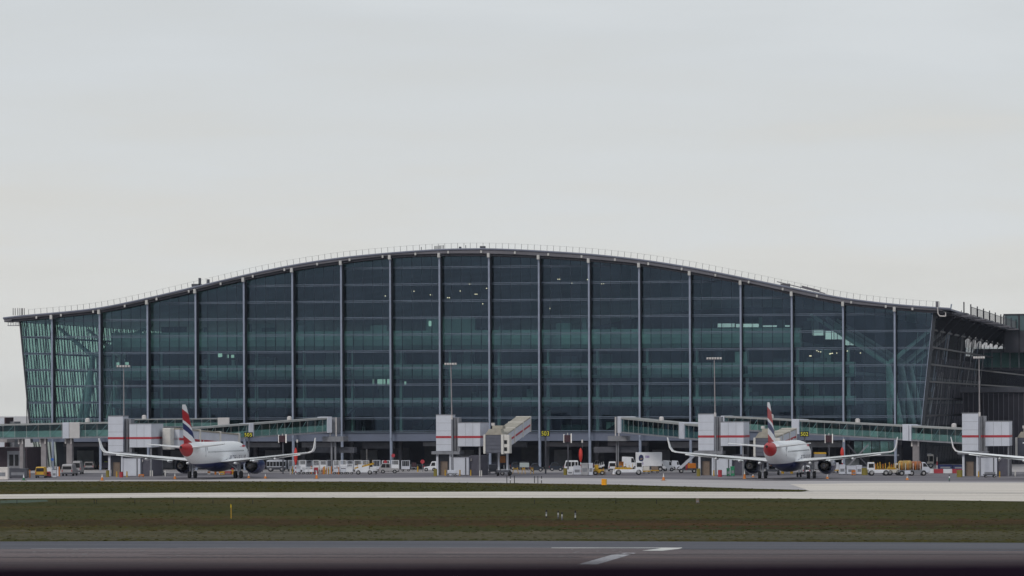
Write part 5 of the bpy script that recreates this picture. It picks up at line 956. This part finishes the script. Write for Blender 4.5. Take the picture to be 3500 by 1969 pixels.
# group behind / right of the right aircraft
for a, b, yb, yt, l, m in ((2484, 2494, 1628, 1600, 'dark green generator before the tower left of the right aircraft', M_GRN), (2497, 2510, 1628, 1594, 'bright green generator before the tower left of the right aircraft', mat('bright_green', (.02, .22, .10), .5))): boxy('generator', l, 'generator', a, b, yb, yt, m, 1.0)
rearview('white minivan seen from behind between the legs of the right aircraft', 'van', 2735, 2761, 1621, 1592, M_WHITE, 'parked_van'); 
for px, l in ((2675, 'yellow drum left under the fuselage of the right aircraft'), (2706, 'yellow drum right under the fuselage of the right aircraft')): drum(l, px - 5, px + 5, 1619, 1600, M_YEL)
boxy('yellow_loader', 'yellow roofed loader behind the nose of the right aircraft', 'loader', 2783, 2822, 1606, 1546, M_GREY, 2.2, lid=M_YEL)
for a, b, yt, l in ((2868, 2888, 1588, 'grey glazed cabinet left of the orange box on the right'), (2893, 2926, 1592, 'pale grey container behind the small orange box on the right'), (2927, 2945, 1590, 'pale grey container left of the olive drum on the right')): boxy('cargo_container', l, 'container', a, b, 1622, yt, M_CLAD, 1.5)
boxy('orange_box', 'small orange box in front of the pale containers on the right', 'box', 2911, 2924, 1625, 1607, M_ORG, .7); drum('olive yellow drum left of the white loader truck', 2945, 2966, 1624, 1600, MT['olive'])
lowtruck('white loader truck left of the yellow tanker', 2968, 3036, 1626, 1580, M_WHITE, M_YEL, True, -1); lowtruck('cream loader truck hard against the yellow tanker', 3034, 3076, 1625, 1584, M_CREAM, M_YEL, True, 1)
for i, px in enumerate((2985, 2992, 3000, 3008, 3018, 3026, 3040, 3048, 3056, 3064)): simple_post('stanchion', '%s yellow stanchion above the white loader trucks on the right' % pw[i], 'stanchion', px, 1612, 1578 + (i * 7) % 10, 3.5, (M_YEL, M_ORG, M_YEL)[i % 3], 'yellow stanchions on the right')
pl = Pl(3070, 3178, 1626); R = thing('fuel_tanker', 'yellow and orange fuel tanker with pale blue cab on the right', 'tanker', pl.loc, pl.rz); L_ = pl.L; k = pl.k; X = lambda p: (p - 3124) * k
MB().box(X(3072), X(3160), -1.1, 1.1, .55, .9).build('chassis', M_GREY, R); rg = [[(x, r_ * 1.05 * math.cos(2*math.pi*q/20), 1.65 + r_ * math.sin(2*math.pi*q/20)) for q in range(20)] for x, r_ in ((X(3070), .5), (X(3074), .75), (X(3112), .78), (X(3116), .6))]
MB().loft(rg).build('front_tank', mat('tank_yellow', (.42, .27, .07), .6, 0, .45, 2.5), R, smooth=True); rg = [[(x, r_ * 1.05 * math.cos(2*math.pi*q/20), 1.6 + r_ * math.sin(2*math.pi*q/20)) for q in range(20)] for x, r_ in ((X(3113), .5), (X(3117), .72), (X(3146), .72), (X(3150), .5))]
MB().loft(rg).build('rear_tank', mat('tank_orange', (.30, .11, .05), .6, 0, .4, 2.5), R, smooth=True)
MB().prism([(X(3149), .5), (X(3176), .5), (X(3176), 1.2), (X(3170), 1.5), (X(3160), 2.15), (X(3150), 2.15)], 'y', -1.1, 1.1).build('cab', M_CLAD, R, bevel=.06); MB().prism([(X(3169), 1.45), (X(3160), 2.0), (X(3153), 2.0), (X(3153), 1.45)], 'y', -1.12, -1.104).build('window', M_BLACK, R)
wheels(R, (X(3080), X(3114), X(3155)), 2.25, .42)
for i, q in enumerate((3072, 3080, 3087, 3093, 3101, 3108, 3119, 3127, 3134, 3143)): MB().box(X(q) - .04, X(q) + .04, -1.15, -1.08, .95, 2.0 + .25 * (i % 3)).build('rail_post', (M_CREAM, M_ORG, M_BROWN)[i % 3], R)
MB().box(X(3090), X(3110), -1.18, -.9, .3, .85).build('hose_locker', M_CLAD, R); MB().box(X(3122), X(3146), -1.18, -.9, .35, .8).build('hose_locker', M_GREY, R)
pl = Pl(2895, 2990, 1600)
# crossed lattice lift behind
R = thing('scissor_lift', 'grey scissor lift frame behind the pale containers on the right', 'lift', Pl(2890, 2975, 1606).loc, TH); k = Pl(2890, 2975, 1606).k
for s_ in (-1, 1): MB().bar((-1.8, s_*.8, .6), (1.8, s_*.8, 4.4), .12).build('lift_arm', M_GREY, R); MB().bar((1.8, s_*.8, .6), (-1.8, s_*.8, 4.4), .12).build('lift_arm', M_DGREY, R)
MB().box(-2, 2, -1, 1, .2, .55).build('lift_base', M_GREY, R)
# red and white barrier blocks and blue containers
for a, b, m, l in ((3173, 3191, M_WHITE, 'short white barrier block beside the tanker'), (3192, 3223, M_RED, 'red barrier block left in the red and white row'), (3224, 3254, M_WHITE, 'white barrier block in the middle of the red and white row'), (3255, 3288, M_RED, 'red barrier block touching the right edge service tower')):
    pl = Pl(a, b, 1618); tag(MB().prism([(-.35, 0), (.35, 0), (.22, .72), (-.22, .72)], 'x', -pl.L/2, pl.L/2).build('barrier_block', m, None, pl.loc, pl.rz, bevel=.03), l, 'barrier', 'red and white barrier blocks')
boxy('cargo_container', 'dark blue container behind the red and white barrier, left one', 'container', 3205, 3253, 1606, 1588, M_NAVY, 2.2); boxy('cargo_container', 'dark blue container behind the red and white barrier, right one', 'container', 3256, 3290, 1606, 1589, M_NAVY, 2.2)
simple_post('marker_post', 'green and white marker post left of the right edge service tower', 'marker post', 3245, 1646, 1622, 4, M_GRN, None, [M_DGREY, M_GRN, M_WHITE, M_DGREY])
simple_post('striped_post', 'leaning white barrier pole behind the red barrier block', 'pole', 3203, 1618, 1563, 3, M_WHITE, None, [M_WHITE, M_WHITE, M_RED, M_CREAM])
# red spindle markers
def spindle(label, px, yt, yb_, base, wpx=13):
    b = G(px, base); k = mpp(b); R = thing('windsock_marker', label, 'marker', (b.x, b.y, 0), TH, 'red spindle markers on striped posts'); zt = (base - yt) * k; zb = (base - yb_) * k; r = wpx * k / 2
    MB().loft([[(q * math.cos(a_*math.pi/6), q * math.sin(a_*math.pi/6), z) for a_ in range(12)] for z, q in ((zb, .06), (zb + (zt-zb)*.25, r*.8), (zb + (zt-zb)*.55, r), (zb + (zt-zb)*.85, r*.75), (zt, .06))]).build('red_sleeve', mat('bright_red', (.55, .04, .03), .6), R, smooth=True)
    for i in range(5): MB().tube((0, 0, zb * i / 5), (0, 0, zb * (i + 1) / 5 - .01), .07, n=8).build('pole_band', (M_WHITE, M_RED)[i % 2], R)
    MB().tube((.25, 0, zt), (.25, 0, zt + .9), .03, n=6).build('pole_tip', M_GREY, R); MB().cbox((.25, 0, zt + 1.1), (.25, .2, .5)).build('lamp', M_LAMPG, R)
for k in range(5):
    a_, b_ = VX(2918 + k * 30, 0), VX(2945 + k * 30, 0); MB().box(a_, b_, 0.5, 0.6, 2.7, 5.0).build('lower_glass_panel', M_TEAL if k % 2 else M_REAR, T); MB().box(a_, b_, 0.1, 0.14, 2.7, 5.0).build('pane', GLB, T)
MB().box(VX(2910, 0), VX(3072, 0), 0.05, 0.65, 2.4, 2.65).build('lower_beam', M_GREY, T)
spindle('red spindle marker behind the right wing of the left aircraft', 1011, 1530, 1590, 1622); spindle('red spindle marker beside the grey containers in the middle right', 1985, 1531, 1580, 1622, 14); spindle('red spindle marker above the right engine of the right aircraft', 2879, 1529, 1572, 1622)
# stand number signs and docking displays
def numsign(txt, label, px0, px1, yt, yb_, Y):
    a, b = V(px0, yb_, Y), V(px1, yt, Y); w_, h_ = b.x - a.x, b.z - a.z; R = thing('stand_sign', label, 'sign', (a.x, Y, a.z), 0.0, 'illuminated stand number signs')
    MB().box(-.12, w_ + .12, .03, .2, -.12, h_ + .12).build('sign_box', M_BLACK, R)
    cu = bpy.data.curves.new('n', 'FONT'); cu.body = txt; cu.size = h_ * 1.42; cu.extrude = .01;  cu.space_character = 1.08; to = bpy.data.objects.new('n', cu); COL.objects.link(to); dg = bpy.context.evaluated_depsgraph_get(); me = bpy.data.meshes.new_from_object(to.evaluated_get(dg)); bpy.data.objects.remove(to)
    xs = [v.co.x for v in me.vertices]; ys = [v.co.y for v in me.vertices]; sx_ = w_ / (max(xs) - min(xs)); sy_ = h_ / (max(ys) - min(ys))
    for v in me.vertices: v.co = ((v.co.x - min(xs)) * sx_, -v.co.z, (v.co.y - min(ys)) * sy_)
    me.materials.clear(); me.materials.append(M_SIGNY); link('numerals', me, R)
    MB().box(w_*.4, w_*.6, .21, .4, -a.z, h_).build('post', M_DGREY, R)
numsign('505', 'black sign with yellow stand number 505 above the left aircraft nose', 836, 861, 1480, 1492, -42); numsign('503', 'black sign with yellow stand number 503 near the middle of the photo', 1851, 1876, 1474, 1489, -40); numsign('502', 'black sign with yellow stand number 502 behind the right aircraft', 2737, 2762, 1477, 1490, -50)
def dock(label, px0, px1, yt, yb_, Y):
    a, b = V(px0, yb_, Y), V(px1, yt, Y); w_, h_ = b.x - a.x, b.z - a.z; R = thing('docking_display', label, 'display', (a.x, Y, a.z), 0, 'docking guidance displays'); MB().box(0.06, w_ - .06, 0, .4, 0, h_).build('display_face', M_DK, R); MB().box(-.03, .05, -.08, .4, -.1, h_ + .15).build('edge_light', mat('edge_white', (.8, .78, .75), .4, emit=(1, .95, .9, .2)), R); MB().box(w_ - .05, w_ + .05, -.08, .4, -.15, h_ + .25).build('edge_light', MT['edge_white'], R)
    MB().box(w_*.45, w_*.55, .1, .3, h_, h_ + .35).build('top_lamp', M_LAMPG, R); MB().box(w_*.42, w_*.58, .41, .6, -a.z, h_).build('post', M_DGREY, R)
dock('dark docking display with bright edges right of the left aircraft', 952, 977, 1489, 1511, -40); dock('dark docking display with bright edges near the middle of the photo', 1927, 1952, 1487, 1511, -42); dock('dark docking display with bright edges low behind the right aircraft', 2820, 2845, 1488, 1512, -48)
# black and white marker posts and taxiway edge posts
for i, px in enumerate((1732.5, 1744, 1758.5, 1827, 1838.5, 1851)): simple_post('marker_post', '%s of the six thin black marker posts on the far grass edge' % pw[i] if i else 'leftmost of the six thin black marker posts on the far grass edge', 'marker post', px, 1651, 1627, 2.6, M_BLACK, 'thin black marker posts', [M_BLACK, M_BLACK, M_WHITE if i in (1, 5) else M_BLACK, M_BLACK, M_BLACK])
for i, (px, yb, yt, l) in enumerate(((1867.5, 1771, 1743, 'black and white banded post furthest left of the four in the near grass'), (1908, 1773, 1746, 'pale banded post left of the close pair in the near grass'), (1921, 1779, 1751, 'pale banded post right of the close pair in the near grass'), (1966.5, 1778, 1745, 'black and white banded post furthest right of the four in the near grass'))): simple_post('banded_post', l, 'marker post', px, yb, yt, 5, M_BLACK, 'banded marker posts in the near grass', [M_BLACK, M_LIGHT, M_GREY, M_BLACK] if i in (0, 3) else [M_DGREY, M_GREY, M_LIGHT, M_BLACK])
for px, l in ((58, 'thin taxiway edge post nearest the left edge'), (192, 'thin taxiway edge post second from the left edge'), (322, 'left one of the close pair of taxiway edge posts'), (330, 'right one of the close pair of taxiway edge posts'), (461, 'taxiway edge post below the left service tower'), (594, 'taxiway edge post below the left aircraft tail'), (728, 'taxiway edge post left of the yellow stake'), (864, 'taxiway edge post right of the yellow stake'), (1827, 'taxiway edge post above the banded posts'), (2105, 'taxiway edge post right of the banded posts'), (2244, 'taxiway edge post left of the brown marker')): simple_post('edge_post', l, 'edge post', px, 1723, 1707, 2.2, M_BLACK, 'thin taxiway edge posts')
boxy('brown_marker', 'small brown marker leaning in the near grass below the right aircraft', 'marker', 2379, 2390, 1721, 1704, M_BROWN, .3)
b = G(790, 1773); k = mpp(b); R = thing('yellow_stake', 'tall yellow stake standing in the near grass on the left', 'stake', (b.x, b.y, 0), TH); MB().bar((0, 0, 0), (0, 0, 40*k), .07, .05).build('stake', M_YEL, R); MB().prism([(-2.2*k, 38*k), (1.5*k, 38*k), (1.2*k, 46*k), (-1.6*k, 51*k)], 'y', -.02, .02).build('blade', mat('stake_yellow', (.7, .5, .02), .5), R)
# more small equipment that crowds the stands
def dolly(label, x0, x1, yb, m, load=None, lh=.6):
    pl = Pl(x0, x1, yb); L_ = pl.L; R = thing('flat_dolly', label, 'dolly', pl.loc, pl.rz, 'flat dollies about the stands'); MB().box(-L_/2, L_/2, -.7, .7, .35, .5).build('deck', m, R); MB().bar((L_/2, 0, .42), (L_/2 + .8, 0, .2), .06).build('drawbar', M_DGREY, R)
    if load: MB().box(-L_*.4, L_*.42, -.5, .55, .505, .5 + lh).build('load', load, R, bevel=.04)
    wheels(R, (-L_*.34, L_*.34), 1.4, .18)
for a in ((500, 528, 1620, M_DGREY, M_GREY, .9, 'dark loaded dolly beside the grey store of the leftmost tower'), (532, 560, 1624, M_GREY, M_DGREY, 1.3, 'tall dark loaded dolly left of the left aircraft engine'), (856, 884, 1617, M_GREY, M_CLAD, .8, 'dolly with pale load just left of the apron bus'), (1262, 1290, 1621, M_DGREY, M_WHITE, .7, 'dolly with white load right of the yellow belt loader'), (1405, 1425, 1606, M_GREY, M_DK, .8, 'dolly with maroon load between the trolleys and the white cab tug'), (1526, 1562, 1628, M_GREY, M_CLAD, .5, 'flat dolly before the middle service tower door'), (1668, 1700, 1620, M_DGREY, M_DGREY, 1.1, 'dark loaded dolly below the middle bellows'), (1772, 1812, 1607, M_DGREY, M_TEAL, .8, 'dolly with grey green load between the yellow barriers'), (2196, 2222, 1619, M_YEL, M_CREAM, .7, 'yellow dolly with cream load below the catering truck'), (2224, 2252, 1617, M_YEL, M_BROWN, .6, 'yellow dolly with brown load below the catering truck cab'), (2520, 2548, 1622, M_DGREY, M_GREY, 1.0, 'dolly with grey load left of the right aircraft main wheels'), (2846, 2868, 1616, M_YEL, M_CLAD, 1.2, 'yellow dolly with pale crate right of the right aircraft engine'), (3362, 3404, 1632, M_DGREY, M_GREY, .35, 'low dolly in front of the right edge service tower'), (3300, 3318, 1604, M_GREY, M_NAVY, 1.0, 'dolly with blue load behind the right edge tower')):
    dolly(a[6], a[0], a[1], a[2], a[3], a[4], a[5])
for i, (px, l) in enumerate(((514, 'white bollard left of a close pair by the leftmost tower store'), (521, 'white bollard right of a close pair by the leftmost tower store'), (565, 'single white bollard near the left aircraft engine'), (1640, 'white bollard left of a pair near the middle bridge legs'), (1646, 'white bollard right of a pair near the middle bridge legs'), (3470, 'white bollard at the far right edge'))): simple_post('bollard', l, 'bollard', px, 1628, 1608, 4, M_CREAM, 'white bollards near the towers')
for px, x2, yb, yt, l, m in ((2228, 2238, 1603, 1580, 'yellow guard rail frame right of the orange ramp truck', M_YEL), (2243, 2252, 1603, 1583, 'yellow guard rail frame beside the catering truck cab', M_YEL), (1062, 1070, 1600, 1576, 'blue panel standing among the caged trolleys', M_BLUE), (1163, 1172, 1596, 1572, 'teal panel standing among the caged trolleys', M_TEAL), (1117, 1127, 1594, 1573, 'grey panel standing among the caged trolleys', M_GREY)): boxy('upright_panel', l, 'panel', px, x2, yb, yt, m, .4)

# ------------------------------------------------------------------ viewing deck the photograph is taken from: dark parapet, out of focus in front
pz = CH - (1920 - 1389) / F * 4.05
DK = thing('viewing_deck_parapet', 'blurred black parapet running along the bottom edge of the photo', 'parapet', (CX, CY, 0), TH)
M_PARA = mat('parapet_black', (0.014, 0.009, 0.016), 0.9, 0, 0.3, spec=0.0)
MB().box(-14, 14, 3.9, 4.05, 9.5, pz - 0.03).build('parapet_wall', M_PARA, DK); MB().box(-14, 14, 3.87, 4.08, pz - 0.03, pz).build('coping', M_PARA, DK)
MB().box(-14, 14, -6, 4.05, 0, 9.5).build('deck_block', M_CONC, DK)

# ------------------------------------------------------------------ thin haze of the damp grey day
hz = bpy.data.materials.new('haze'); hz.use_nodes = True; t = hz.node_tree; t.nodes.clear(); o = t.nodes.new('ShaderNodeOutputMaterial'); v = t.nodes.new('ShaderNodeVolumePrincipled')
v.inputs['Color'].default_value = (0.72, 0.82, 1.0, 1); v.inputs['Density'].default_value = 2.8e-5; v.inputs['Anisotropy'].default_value = 0.0; t.links.new(v.outputs[0], o.inputs['Volume'])
HZ = MB().box(-4700, 4700, -4700, 4700, -1, 60).build('haze', hz, None, kind='stuff')
tag(HZ, 'faint bluish haze lying over the whole airfield', 'haze')
